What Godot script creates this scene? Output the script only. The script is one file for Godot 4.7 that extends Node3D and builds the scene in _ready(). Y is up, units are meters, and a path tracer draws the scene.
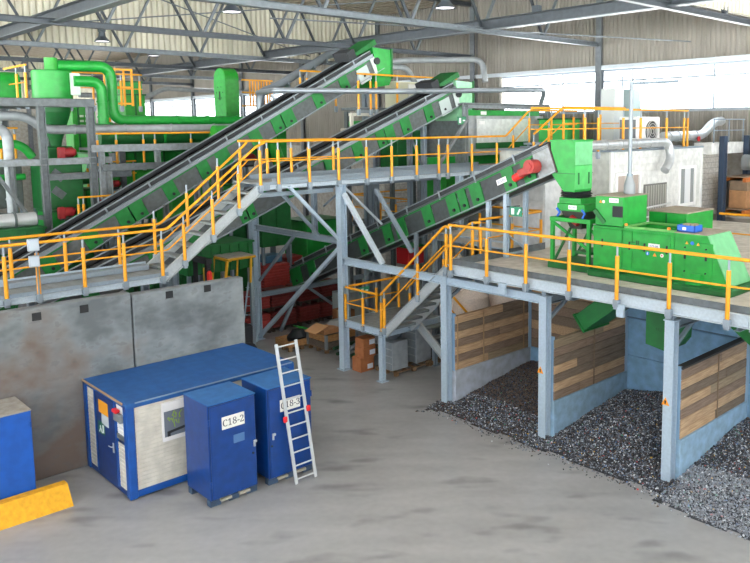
extends Node3D
# Recycling hall: steel walkways, belt conveyors, scrap bays, container and lockers. Units: metres.

class MB:
	var v := PackedVector3Array()
	var n := PackedVector3Array()
	func tri(a: Vector3, b: Vector3, c: Vector3):
		var nn := (b - a).cross(c - a).normalized()
		v.append_array([a, c, b]); n.append_array([nn, nn, nn])
	func qo(a: Vector3, b: Vector3, c: Vector3, d: Vector3, o: Vector3):
		if (b - a).cross(c - a).dot(o) < 0.0: tri(a, d, c); tri(a, c, b)
		else: tri(a, b, c); tri(a, c, d)
	func to(a: Vector3, b: Vector3, c: Vector3, o: Vector3):
		if (b - a).cross(c - a).dot(o) < 0.0: tri(a, c, b)
		else: tri(a, b, c)
	func sm(a: Vector3, b: Vector3, c: Vector3, na: Vector3, nb: Vector3, nc: Vector3):
		if (b - a).cross(c - a).dot(na + nb + nc) < 0.0: v.append_array([a, b, c]); n.append_array([na, nb, nc])
		else: v.append_array([a, c, b]); n.append_array([na, nc, nb])
	func obox(t: Transform3D, s: Vector3, bev := 0.0) -> MB:
		var h := s * 0.5
		bev = minf(bev, minf(h.x, minf(h.y, h.z)) * 0.6)
		for i in 3:
			var j := (i + 1) % 3; var k := (i + 2) % 3
			for sg in [-1.0, 1.0]:
				var p := []
				for q in [[-1, -1], [1, -1], [1, 1], [-1, 1]]:
					var c := Vector3(); c[i] = sg * h[i]; c[j] = q[0] * (h[j] - bev); c[k] = q[1] * (h[k] - bev); p.append(t * c)
				var o := Vector3(); o[i] = sg
				qo(p[0], p[1], p[2], p[3], t.basis * o)
				if bev > 0.0:
					for s2 in [-1.0, 1.0]:
						var a := Vector3(); a[i] = sg * h[i]; a[j] = s2 * (h[j] - bev); a[k] = -(h[k] - bev)
						var b := a; b[k] = h[k] - bev
						var c2 := b; c2[i] = sg * (h[i] - bev); c2[j] = s2 * h[j]
						var d := c2; d[k] = -(h[k] - bev)
						var oo := Vector3(); oo[i] = sg; oo[j] = s2
						qo(t * a, t * b, t * c2, t * d, t.basis * oo)
		if bev > 0.0:
			for x in [-1.0, 1.0]:
				for y in [-1.0, 1.0]:
					for z in [-1.0, 1.0]:
						var e := Vector3(x * (h.x - bev), y * (h.y - bev), z * (h.z - bev))
						to(t * (e + Vector3(x * bev, 0, 0)), t * (e + Vector3(0, y * bev, 0)), t * (e + Vector3(0, 0, z * bev)), t.basis * Vector3(x, y, z))
		return self
	func box(c: Vector3, s: Vector3, bev := 0.0) -> MB:
		return obox(Transform3D(Basis(), c), s, bev)
	func bx(a: Vector3, b: Vector3, bev := 0.0) -> MB:
		return obox(Transform3D(Basis(), (a + b) * 0.5), (b - a).abs(), bev)
	func fr(p: Vector3, q: Vector3, up := Vector3.UP) -> Transform3D:
		var z := (q - p).normalized()
		if absf(z.dot(up)) > 0.98: up = Vector3.RIGHT
		var x := up.cross(z).normalized()
		return Transform3D(Basis(x, z.cross(x), z), (p + q) * 0.5)
	func beam(p: Vector3, q: Vector3, w: float, h: float, bev := 0.0, up := Vector3.UP) -> MB:
		return obox(fr(p, q, up), Vector3(w, h, p.distance_to(q)), bev)
	func ib(p: Vector3, q: Vector3, w: float, h: float, up := Vector3.UP, tk := 0.018) -> MB:
		var f := fr(p, q, up); var l := p.distance_to(q)
		obox(f.translated_local(Vector3(0, (h - tk) * 0.5, 0)), Vector3(w, tk, l), 0.003)
		obox(f.translated_local(Vector3(0, -(h - tk) * 0.5, 0)), Vector3(w, tk, l), 0.003)
		return obox(f, Vector3(tk, h - 2 * tk, l))
	func ch(p: Vector3, q: Vector3, w: float, h: float, side := 1.0, up := Vector3.UP, tk := 0.014) -> MB:
		var f := fr(p, q, up); var l := p.distance_to(q)
		obox(f.translated_local(Vector3(0, (h - tk) * 0.5, 0)), Vector3(w, tk, l), 0.003)
		obox(f.translated_local(Vector3(0, -(h - tk) * 0.5, 0)), Vector3(w, tk, l), 0.003)
		return obox(f.translated_local(Vector3(side * (w - tk) * 0.5, 0, 0)), Vector3(tk, h - 2 * tk, l))
	func tube(pts: Array, r: float, sides := 10, caps := true) -> MB:
		var prev := []; var u := Vector3()
		for i in pts.size():
			var t0: Vector3 = (pts[i] - pts[maxi(i - 1, 0)]).normalized(); var t1: Vector3 = (pts[mini(i + 1, pts.size() - 1)] - pts[i]).normalized()
			var t := (t0 + t1).normalized()
			if i == 0: u = t.cross(Vector3.UP if absf(t.y) < 0.9 else Vector3.RIGHT).normalized()
			u = (u - t * u.dot(t)).normalized()
			var w := t.cross(u); var ring := []
			for k in sides:
				var a := TAU * k / sides; var d := u * cos(a) + w * sin(a)
				ring.append([pts[i] + d * r, d])
			if i > 0:
				for k in sides:
					var m := (k + 1) % sides
					sm(prev[k][0], prev[m][0], ring[m][0], prev[k][1], prev[m][1], ring[m][1])
					sm(prev[k][0], ring[m][0], ring[k][0], prev[k][1], ring[m][1], ring[k][1])
			if caps and (i == 0 or i == pts.size() - 1):
				for k in sides: to(pts[i], ring[k][0], ring[(k + 1) % sides][0], -t if i == 0 else t)
			prev = ring
		return self
	func cyl(p: Vector3, q: Vector3, r: float, sides := 14) -> MB:
		return tube([p, q], r, sides)
	func lathe(prof: Array, at: Vector3, b := Basis(), sides := 24) -> MB:
		for i in prof.size() - 1:
			var a: Vector2 = prof[i]; var c: Vector2 = prof[i + 1]; var e := c - a
			var nr := Vector2(e.y, -e.x).normalized()
			for k in sides:
				var q := []
				for m in [k, k + 1]:
					var an: float = TAU * m / sides; var d := Vector3(cos(an), 0, sin(an))
					q.append([at + b * (d * a.x + Vector3.UP * a.y), at + b * (d * c.x + Vector3.UP * c.y), b * (d * nr.x + Vector3.UP * nr.y)])
				if a.x > 0.0: sm(q[0][0], q[1][0], q[1][1], q[0][2], q[1][2], q[1][2])
				if c.x > 0.0: sm(q[0][0], q[1][1], q[0][1], q[0][2], q[1][2], q[0][2])
		return self
	func prism(poly: PackedVector2Array, t: Transform3D, depth: float) -> MB:
		var ix := Geometry2D.triangulate_polygon(poly); var hz := depth * 0.5
		for i in range(0, ix.size(), 3):
			var p := poly[ix[i]]; var q := poly[ix[i + 1]]; var r := poly[ix[i + 2]]
			for sg in [-1.0, 1.0]: to(t * Vector3(p.x, p.y, sg * hz), t * Vector3(q.x, q.y, sg * hz), t * Vector3(r.x, r.y, sg * hz), t.basis * Vector3(0, 0, sg))
		var cw := Geometry2D.is_polygon_clockwise(poly)
		for i in poly.size():
			var p := poly[i]; var q := poly[(i + 1) % poly.size()]; var e := q - p
			var o := Vector3(e.y, -e.x, 0) * (-1.0 if cw else 1.0)
			qo(t * Vector3(p.x, p.y, -hz), t * Vector3(q.x, q.y, -hz), t * Vector3(q.x, q.y, hz), t * Vector3(p.x, p.y, hz), t.basis * o)
		return self
	func hexa(p: Array) -> MB:  # 0-3 bottom ring, 4-7 top ring
		var c := Vector3()
		for q in p: c += q / 8.0
		for f in [[0, 1, 2, 3], [4, 5, 6, 7], [0, 1, 5, 4], [1, 2, 6, 5], [2, 3, 7, 6], [3, 0, 4, 7]]:
			qo(p[f[0]], p[f[1]], p[f[2]], p[f[3]], (p[f[0]] + p[f[1]] + p[f[2]] + p[f[3]]) / 4.0 - c)
		return self
	func mesh() -> ArrayMesh:
		var a := []; a.resize(Mesh.ARRAY_MAX); a[Mesh.ARRAY_VERTEX] = v; a[Mesh.ARRAY_NORMAL] = n
		var m := ArrayMesh.new(); m.add_surface_from_arrays(Mesh.PRIMITIVE_TRIANGLES, a)
		return m

var used := {}
var mats := {}
var texs := {}
var rng := RandomNumberGenerator.new()

func V(x: float, y: float, z: float) -> Vector3: return Vector3(x, y, z)
func B() -> MB: return MB.new()
func numbered(s: String) -> String:
	var k: int = used.get(s, 0); used[s] = k + 1
	return s if k == 0 else "%s_%03d" % [s, k]
func tag(o: Node, label: String, cat: String, grp := "", kind := ""):
	if label: o.set_meta("label", label)
	if cat: o.set_meta("category", cat)
	if grp: o.set_meta("group", grp)
	if kind: o.set_meta("kind", kind)
func thing(nm: String, label: String, cat: String, at := Vector3.ZERO, grp := "", kind := "") -> Node3D:
	var o := Node3D.new(); o.name = numbered(nm); add_child(o); o.position = at; tag(o, label, cat, grp, kind)
	return o
# a part built in world coordinates under a thing (or a sub-part under a part)
func part(nm: String, mb: MB, m: Material, par: Node3D, label := "") -> MeshInstance3D:
	return partm(nm, mb.mesh(), m, par, Vector3.ZERO, label)
func partm(nm: String, me: Mesh, m: Material, par: Node3D, at := Vector3.ZERO, label := "") -> MeshInstance3D:
	var o := MeshInstance3D.new(); o.name = nm; o.mesh = me; o.material_override = m; par.add_child(o, true)
	o.position = at - (par.position if par.get_parent() == self else Vector3.ZERO)
	if par.get_parent() != self: o.position = at - _off(par)
	if label: o.set_meta("label", label)
	return o
func _off(p: Node3D) -> Vector3:
	var s := Vector3.ZERO; var q: Node = p
	while q != self and q is Node3D: s += (q as Node3D).position; q = q.get_parent()
	return s
func solo(nm: String, mb: MB, m: Material, label: String, cat: String, grp := "", kind := "") -> MeshInstance3D:
	var lo := Vector3.INF; var hi := -Vector3.INF
	for p in mb.v: lo = lo.min(p); hi = hi.max(p)
	var c := V((lo.x + hi.x) * 0.5, lo.y, (lo.z + hi.z) * 0.5)
	for i in mb.v.size(): mb.v[i] -= c
	var o := MeshInstance3D.new(); o.name = numbered(nm); o.mesh = mb.mesh(); o.material_override = m; add_child(o); o.position = c
	tag(o, label, cat, grp, kind)
	return o
func dup(o: Node3D, shift: Vector3, label := "", grp := "") -> Node3D:
	var r: Node3D = o.duplicate(); r.name = numbered(String(o.name)); add_child(r); r.position = o.position + shift
	if label: r.set_meta("label", label)
	if grp: r.set_meta("group", grp)
	return r

func ntex(key: String, sd: int, freq: float, lo: Color, hi: Color, oct := 4, contrast := 0.25) -> NoiseTexture2D:
	if texs.has(key): return texs[key]
	var f := FastNoiseLite.new(); f.seed = sd; f.frequency = freq; f.fractal_octaves = oct; f.noise_type = FastNoiseLite.TYPE_SIMPLEX_SMOOTH
	var t := NoiseTexture2D.new(); t.width = 512; t.height = 512; t.seamless = true; t.noise = f
	var g := Gradient.new(); g.offsets = PackedFloat32Array([contrast, 1.0 - contrast]); g.colors = PackedColorArray([lo, hi]); t.color_ramp = g
	texs[key] = t
	return t
func grey(a: float) -> Color: return Color(a, a, a)
# colour, roughness, metallic, and a tint texture laid over the world
func M(hex: String, rough := 0.6, metal := 0.0, tint := "", scale := V(0.5, 0.5, 0.5)) -> StandardMaterial3D:
	var key := "%s|%s|%s|%s|%s" % [hex, rough, metal, tint, scale]
	if mats.has(key): return mats[key]
	var m := StandardMaterial3D.new(); m.albedo_color = Color(hex); m.roughness = rough; m.metallic = metal
	if tint:
		m.albedo_texture = TX(tint); m.uv1_triplanar = true; m.uv1_world_triplanar = true; m.uv1_scale = scale
	mats[key] = m
	return m
func floor_tex() -> Texture2D:
	# worn concrete: broad patches, wheel streaks and fine speckle (25 m a side)
	var a := FastNoiseLite.new(); a.seed = 8; a.frequency = 0.006; a.fractal_octaves = 4
	var b := FastNoiseLite.new(); b.seed = 9; b.frequency = 0.03; b.fractal_octaves = 3
	var c := FastNoiseLite.new(); c.seed = 10; c.frequency = 0.2; c.fractal_octaves = 2
	var im := Image.create(640, 640, false, Image.FORMAT_RGBF)
	for y in 640:
		for x in 640:
			var u := (x + y) * 0.7; var w := (x - y) * 0.7
			var v := 0.82 + 0.1 * a.get_noise_2d(x, y) + 0.1 * b.get_noise_2d(u * 0.25, w * 1.6) + 0.09 * b.get_noise_2d(u * 0.9 + 300.0, w * 2.2) + 0.05 * c.get_noise_2d(x, y)
			v = clampf(v - maxf(0.0, b.get_noise_2d(u * 0.5 + 700.0, w * 1.4) - 0.28) * 0.9, 0.45, 1.0)
			var t := 0.012 * a.get_noise_2d(x + 900, y)
			im.set_pixel(x, y, Color(v + t, v, v - t))
	return ImageTexture.create_from_image(im)
func wall_tex() -> Texture2D:
	# cast concrete with scuffs, and brown staining that rises from the ground at the left end (8 m a side)
	var a := FastNoiseLite.new(); a.seed = 18; a.frequency = 0.012; a.fractal_octaves = 5
	var b := FastNoiseLite.new(); b.seed = 19; b.frequency = 0.09; b.fractal_octaves = 3
	var im := Image.create(512, 512, false, Image.FORMAT_RGBF)
	for y in 512:
		for x in 512:
			var hx := x / 51.2; var hy := (512 - y) / 51.2
			var n := a.get_noise_2d(x, y); var m := b.get_noise_2d(x * 0.5, y)
			var st := clampf(1.15 - hy * 0.34 - maxf(hx - 4.6, 0.0) * 0.3 + n * 1.5, 0.0, 1.0)
			var c := Color(0.13, 0.145, 0.15).lerp(Color(0.27, 0.3, 0.305), clampf(0.5 + n * 1.1 + m * 0.35, 0.0, 1.0))
			c = c.lerp(Color(0.15, 0.105, 0.08), st * 0.9)
			if m > 0.42: c = c.lerp(Color(0.12, 0.12, 0.12), 0.35)
			im.set_pixel(x, y, c)
	return ImageTexture.create_from_image(im)
func TX(k: String) -> Texture2D:
	match k:
		"soft": return ntex(k, 3, 0.012, grey(0.92), grey(1.0), 3)
		"grime": return ntex(k, 5, 0.02, Color(0.86, 0.85, 0.83), grey(1.0), 5, 0.08)
		"spangle": return ntex(k, 7, 0.05, grey(0.95), grey(1.0), 3, 0.2)
		"grain": return ntex(k, 9, 0.03, Color(0.8, 0.77, 0.74), grey(1.0), 5, 0.1)
		"floor": return ntex(k, 12, 0.008, Color(0.9, 0.895, 0.885), grey(1.0), 6, 0.05)
		"rust": return ntex(k, 21, 0.009, Color(0.78, 0.72, 0.67), Color(1.0, 1.0, 1.0), 6, 0.05)
		"rough": return ntex(k, 31, 0.008, grey(0.72), grey(1.0), 3, 0.05)
	return null

func bend(pts: Array, r: float, k := 6) -> Array:  # round the corners of a polyline
	var out := [pts[0]]
	for i in range(1, pts.size() - 1):
		var a: Vector3 = pts[i] + (pts[i - 1] - pts[i]).normalized() * r
		var c: Vector3 = pts[i] + (pts[i + 1] - pts[i]).normalized() * r
		for j in k + 1:
			var t := float(j) / k
			out.append(a.lerp(pts[i], t).lerp(pts[i].lerp(c, t), t))
	out.append(pts[-1])
	return out

func text(s: String, size: float, par: Node3D, t: Transform3D, m: Material, serif := false, depth := 0.004) -> MeshInstance3D:
	var tm := TextMesh.new(); tm.text = s; tm.font_size = 64; tm.pixel_size = size / 64.0; tm.depth = depth; tm.curve_step = 4.0
	var sf := SystemFont.new(); sf.font_names = PackedStringArray(["Droid Serif" if serif else "Droid Sans"]); tm.font = sf
	var o := MeshInstance3D.new(); o.name = "lettering"; o.mesh = tm; o.material_override = m; par.add_child(o, true)
	t.origin -= _off(par); o.transform = t
	return o
const FX := Basis(Vector3(0, 0, 1), Vector3.UP, Vector3(-1, 0, 0))  # lettering that faces -x

# ------------------------------------------------------------------ railings, stairs, conveyors
var post_m: ArrayMesh
var neck_m: ArrayMesh
var sock_m: ArrayMesh
func railing(nm: String, label: String, path: Array, posts: Array, h := 1.05, grp := "", far := false, out := Vector3.ZERO) -> Node3D:
	var y: Material = M("f6a91c", 0.45, 0.0, "soft"); var g: Material = M("98a4ae", 0.5, 0.4)
	if post_m == null:
		post_m = B().tube([V(0, -0.1, 0), V(0, 0.83, 0)], 0.042, 8).mesh()
		neck_m = B().tube([V(0, 0.83, 0), V(0, 1.04, 0)], 0.024, 6).mesh()
		sock_m = B().box(V(0, -0.13, 0), V(0.12, 0.15, 0.12), 0.01).box(V(0, -0.19, 0), V(0.09, 0.12, 0.09)).mesh()
	var o := thing(nm, label, "railing", path[0], grp)
	var a := []; var b := []
	for p in path: a.append(p + V(0, h, 0)); b.append(p + V(0, h * 0.52, 0))
	var sd := 6 if far else 8
	part("top_rail", B().tube(bend(a, 0.09, 3), 0.034, sd), y, o); part("mid_rail", B().tube(bend(b, 0.07, 3), 0.02, sd), y, o)
	for p in posts:
		var q := partm("post", post_m, y, o, p)
		q.scale.y = h / 1.05
		partm("neck", neck_m, g, q, p, "grey steel neck"); partm("socket", sock_m, g, q, p, "grey steel socket")
	return o

func stair(nm: String, label: String, p0: Vector3, p1: Vector3, wide: Vector3, count: int) -> Node3D:
	# p0 foot and p1 head of the near stringer, wide = across the flight
	var st: Material = M("b9c0c2", 0.5, 0.25, "spangle"); var tr: Material = M("8d9698", 0.55, 0.35, "grime")
	var o := thing(nm, label, "stairs", p0)
	var side := wide.normalized()
	for k in 2:
		var d := wide * k
		part("stringer", B().ch(p0 + d, p1 + d, 0.07, 0.26, 1.0 if k == 0 else -1.0), st, o)
	var run := (p1 - p0); run.y = 0
	for i in count:
		var c := p0.lerp(p1, (i + 0.6) / count) + wide * 0.5 + V(0, 0.03, 0)
		var f := Transform3D(Basis(side, Vector3.UP, side.cross(Vector3.UP)), c)
		var mb := B(); mb.obox(f, V(wide.length() - 0.08, 0.03, 0.24), 0.004)
		mb.obox(f.translated_local(V(0, -0.02, 0.115)), V(wide.length() - 0.08, 0.05, 0.012)); mb.obox(f.translated_local(V(0, -0.02, -0.115)), V(wide.length() - 0.08, 0.05, 0.012))
		part("tread", mb, tr, o)
	return o
func conveyor(nm: String, label: String, p0: Vector3, ang: float, along_z: bool, l0: float, l1: float, hh: float, w: float, plates: Array, rh := 0.12) -> Array:
	var c := cos(ang); var s := sin(ang)
	var bs := Basis(V(0, s, c), V(0, c, -s), V(-1, 0, 0)) if along_z else Basis(V(c, s, 0), V(-s, c, 0), V(0, 0, 1))
	var f := Transform3D(bs, p0)
	var gal: Material = M("98a2a8", 0.45, 0.35, "spangle"); var pan: Material = M("4c5254" if along_z else "666c6d", 0.55, 0.2, "grime"); var gr: Material = M("1a8036", 0.5, 0.0, "soft")
	var blk: Material = M("26282a", 0.75); var dk: Material = M("3a3d40", 0.7, 0.0, "grime")
	var o := thing(nm, label, "conveyor", f * V(l0, -hh, -w * 0.5)); var L := l1 - l0; var mid := (l0 + l1) * 0.5
	var seg := func(mb: MB, y0: float, y1: float, z0: float, z1: float, a: float, b: float, bev := 0.0): mb.obox(f.translated_local(V((a + b) * 0.5, (y0 + y1) * 0.5, (z0 + z1) * 0.5)), V(b - a, y1 - y0, absf(z1 - z0)), bev)
	var belt := B()
	for q in [[-0.22, -0.08, 0.1, 0.02], [-w + 0.08, -w + 0.22, 0.02, 0.1]]:
		belt.hexa([f * V(l0, q[3 if q[0] > -0.5 else 2] - 0.03, q[0]), f * V(l1, q[3 if q[0] > -0.5 else 2] - 0.03, q[0]), f * V(l1, q[2 if q[0] > -0.5 else 3] - 0.03, q[1]), f * V(l0, q[2 if q[0] > -0.5 else 3] - 0.03, q[1]), f * V(l0, q[3 if q[0] > -0.5 else 2], q[0]), f * V(l1, q[3 if q[0] > -0.5 else 2], q[0]), f * V(l1, q[2 if q[0] > -0.5 else 3], q[1]), f * V(l0, q[2 if q[0] > -0.5 else 3], q[1])])
	seg.call(belt, -0.01, 0.02, -w + 0.2, -0.2, l0, l1)
	part("belt", belt, blk, o)
	for z in [0.0, -w + 0.035]:
		var sk := B(); seg.call(sk, 0.02, 0.12, z - 0.035, z - 0.015, l0 + 0.3, l1 - 0.3); part("rubber_skirt", sk, dk, o)
		var cap := B(); seg.call(cap, 0.12, 0.15, z - 0.055, z + 0.0, l0 + 0.3, l1 - 0.3, 0.006); part("skirt_clamp", cap, gal, o)
		var ra := B(); seg.call(ra, -rh, 0.0, z - 0.03, z - 0.0, l0, l1); seg.call(ra, -0.015, 0.0, z - 0.035, z + 0.04, l0, l1); seg.call(ra, -rh, -rh + 0.015, z - 0.035, z + 0.04, l0, l1); part("side_rail", ra, gal if not along_z else M("6f777c", 0.5, 0.3, "grime"), o)
	var lip := B(); seg.call(lip, -rh - 0.05, -rh - 0.005, -0.02, 0.02, l0, l1); part("edge_strip", lip, gr, o, "thin green edge strip")
	var fl := B(); seg.call(fl, -hh, -hh + 0.03, -0.06, 0.05, l0, l1); seg.call(fl, -hh, -hh + 0.03, -w, -w + 0.1, l0, l1); part("bottom_flange", fl, gal, o)
	var back := B(); seg.call(back, -hh + 0.02, -0.17, -w, -w + 0.02, l0, l1); part("rear_panel", back, pan, o)
	var bot := B(); seg.call(bot, -hh + 0.03, -hh + 0.045, -w + 0.02, -0.03, l0, l1); part("bottom_pan", bot, dk, o)
	# front: green cover plates with grey panels between
	var at := l0
	for pl in plates + [[l1, l1]]:
		if pl[0] - at > 0.06:
			var g := B(); seg.call(g, -hh + 0.03, -rh - 0.05, -0.04, -0.015, at + 0.01, pl[0] - 0.01); part("side_panel", g, pan, o)
		if pl[1] > pl[0]:
			var k := B(); seg.call(k, -hh - 0.02, -rh - 0.03, -0.02, 0.018, pl[0], pl[1], 0.008)
			var q := part("cover_plate", k, gr, o, "green cover plate")
			var bo := B(); var ce := V(lerpf(pl[0], pl[1], 0.55), -hh + 0.16, 0.02); bo.cyl(f * ce, f * (ce + V(0, 0, 0.04)), 0.045, 8); part("bolt", bo, blk, q, "dark bolt")
		at = pl[1]
	var x := l0 + 0.9
	while x < l1 - 0.5:
		var cl := B(); seg.call(cl, -0.08, 0.18, 0.0, 0.035, x, x + 0.05, 0.006); part("clip", cl, gal, o)
		x += 1.45
	for e in [l0, l1]:
		var dr := B(); dr.cyl(f * V(e, -0.2, -w + 0.06), f * V(e, -0.2, -0.06), 0.2, 18); part("drum", dr, dk, o)
	return [o, f]

func post_h(par: Node3D, x: float, z: float, y0: float, y1: float, m: Material, w := 0.2, nm := "post", plate := true) -> MeshInstance3D:
	var mb := B().ib(V(x, y0, z), V(x, y1, z), w, w, Vector3.LEFT, 0.022)
	if plate: mb.box(V(x, y0 + 0.012, z), V(w + 0.12, 0.024, w + 0.12), 0.004); mb.box(V(x, y1 - 0.012, z), V(w + 0.04, 0.024, w + 0.04))
	return part(nm, mb, m, par)

func ribs(o: Vector3, along: Vector3, length: float, y0: float, y1: float, nrm: Vector3, pitch := 0.25, dep := 0.06) -> MB:
	# trapezoid sheet cladding
	var mb := B(); var k := int(length / pitch); var up := V(0, y1 - y0, 0); var b := o + V(0, y0, 0)
	for i in k:
		var q := [0.0, 0.25, 0.4, 0.85, 1.0]; var d := [0.0, 0.0, dep, dep, 0.0]
		for j in 4:
			var p: Vector3 = b + along * ((i + q[j]) * pitch) + nrm * d[j]; var r: Vector3 = b + along * ((i + q[j + 1]) * pitch) + nrm * d[j + 1]
			mb.qo(p, r, r + up, p + up, nrm)
	return mb

func _ready():
	rng.seed = 4711
	camera_and_light()
	hall()
	roof()
	walkways()
	bays()
	yard()
	machines()
	conveyors()
	under_walkway()
	plant()
	far_right()

func camera_and_light():
	var cam := Camera3D.new(); cam.name = "camera"; add_child(cam)
	cam.projection = Camera3D.PROJECTION_FRUSTUM; cam.near = 0.05; cam.far = 300.0; cam.size = 0.05 * 563.0 / 762.7488
	cam.frustum_offset = Vector2(-58.3525 / 762.7488, -65.622 / 762.7488) * 0.05
	cam.transform = Transform3D(Basis(V(0.7167027, -0.0090744, 0.69731979), V(0.08673384, 0.99331162, -0.0762185), V(-0.69196422, 0.11510723, 0.71269618)), V(0, 7, 0))
	cam.current = true
	var we := WorldEnvironment.new(); we.name = "world"; add_child(we)
	var en := Environment.new(); we.environment = en
	en.background_mode = Environment.BG_SKY
	var sk := Sky.new(); var pm := ProceduralSkyMaterial.new()
	pm.sky_top_color = Color("dfe8f5"); pm.sky_horizon_color = Color("f7f9fc"); pm.ground_horizon_color = Color("e9ebec"); pm.ground_bottom_color = Color("c9cccb"); pm.sun_angle_max = 0.0; pm.sky_energy_multiplier = 2.6; pm.ground_energy_multiplier = 6.0
	sk.sky_material = pm; en.sky = sk
	en.tonemap_mode = Environment.TONE_MAPPER_LINEAR; en.tonemap_exposure = 0.62
	en.sdfgi_enabled = true; en.ssao_enabled = true; en.ssil_enabled = true

func skylight(c: Vector3, sx: float, sz: float, energy: float, where: String):
	# a milky roof light let into the deck, with the daylight it passes
	var o := thing("skylight", "milky roof light strip in the deck, %s" % where, "skylight", c, "roof lights in the hall deck")
	var gl := StandardMaterial3D.new(); gl.albedo_color = Color("f4f6f8"); gl.emission_enabled = true; gl.emission = Color("f3f6ff"); gl.emission_energy_multiplier = 1.6; gl.roughness = 0.4
	part("pane", B().box(c, V(sx, 0.06, sz)), gl, o)
	part("frame", B().box(c + V(sx * 0.5, 0, 0), V(0.1, 0.14, sz)).box(c - V(sx * 0.5, 0, 0), V(0.1, 0.14, sz)).box(c + V(0, 0, sz * 0.5), V(sx, 0.14, 0.1)).box(c - V(0, 0, sz * 0.5), V(sx, 0.14, 0.1)), M("c9ced2", 0.5), o)
	var a := AreaLight3D.new(); a.name = "daylight"; o.add_child(a); a.area_size = Vector2(sx, sz); a.position = V(0, -0.1, 0); a.rotation = V(-PI / 2, 0, 0)
	a.light_color = Color("f4f6ff"); a.light_energy = energy; a.area_range = 80.0; a.area_attenuation = 2.0; a.shadow_enabled = true; a.area_normalize_energy = true
func wallseg(nm: String, a: Vector3, b: Vector3, m: Material, par: Node3D):
	part(nm, B().bx(a, b), m, par)

func structure(nm: String) -> Node3D:
	var o := Node3D.new(); o.name = nm; add_child(o); o.set_meta("kind", "structure")
	return o

func pane_mat() -> StandardMaterial3D:
	if mats.has("pane"): return mats["pane"]
	var m := StandardMaterial3D.new(); m.albedo_color = Color(0.93, 0.96, 1.0, 0.08); m.transparency = BaseMaterial3D.TRANSPARENCY_ALPHA; m.roughness = 0.05
	mats["pane"] = m
	return m

func band_window(nm: String, c0: Vector3, c1: Vector3, nrm: Vector3, fm: Material):
	# ribbon window between two corners of its opening, frame, transom and panes
	var o := structure(nm); var al := (c1 - c0); al.y = 0; var L := al.length(); var d := al.normalized(); var h := c1.y - c0.y
	var mid := c0 + d * L * 0.5
	var fr := B()
	fr.beam(c0 + V(0, 0.06, 0), c0 + d * L + V(0, 0.06, 0), 0.14, 0.12); fr.beam(c0 + V(0, h - 0.06, 0), c0 + d * L + V(0, h - 0.06, 0), 0.14, 0.12)
	part("frame", fr, fm, o)
	part("transom", B().beam(c0 + V(0, h * 0.72, 0), c0 + d * L + V(0, h * 0.72, 0), 0.08, 0.07), fm, o)
	var k := maxi(1, int(round(L / 3.75)))
	for i in k:
		var a := c0 + d * (L * i / k); var b := c0 + d * (L * (i + 1) / k)
		part("pane", B().beam(a + V(0, h * 0.5, 0), b + V(0, h * 0.5, 0), 0.012, h - 0.2), pane_mat(), o)
		if i > 0: part("mullion", B().bx(a + V(-0.03, 0, -0.03), a + V(0.03, h, 0.03)), fm, o)

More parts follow.
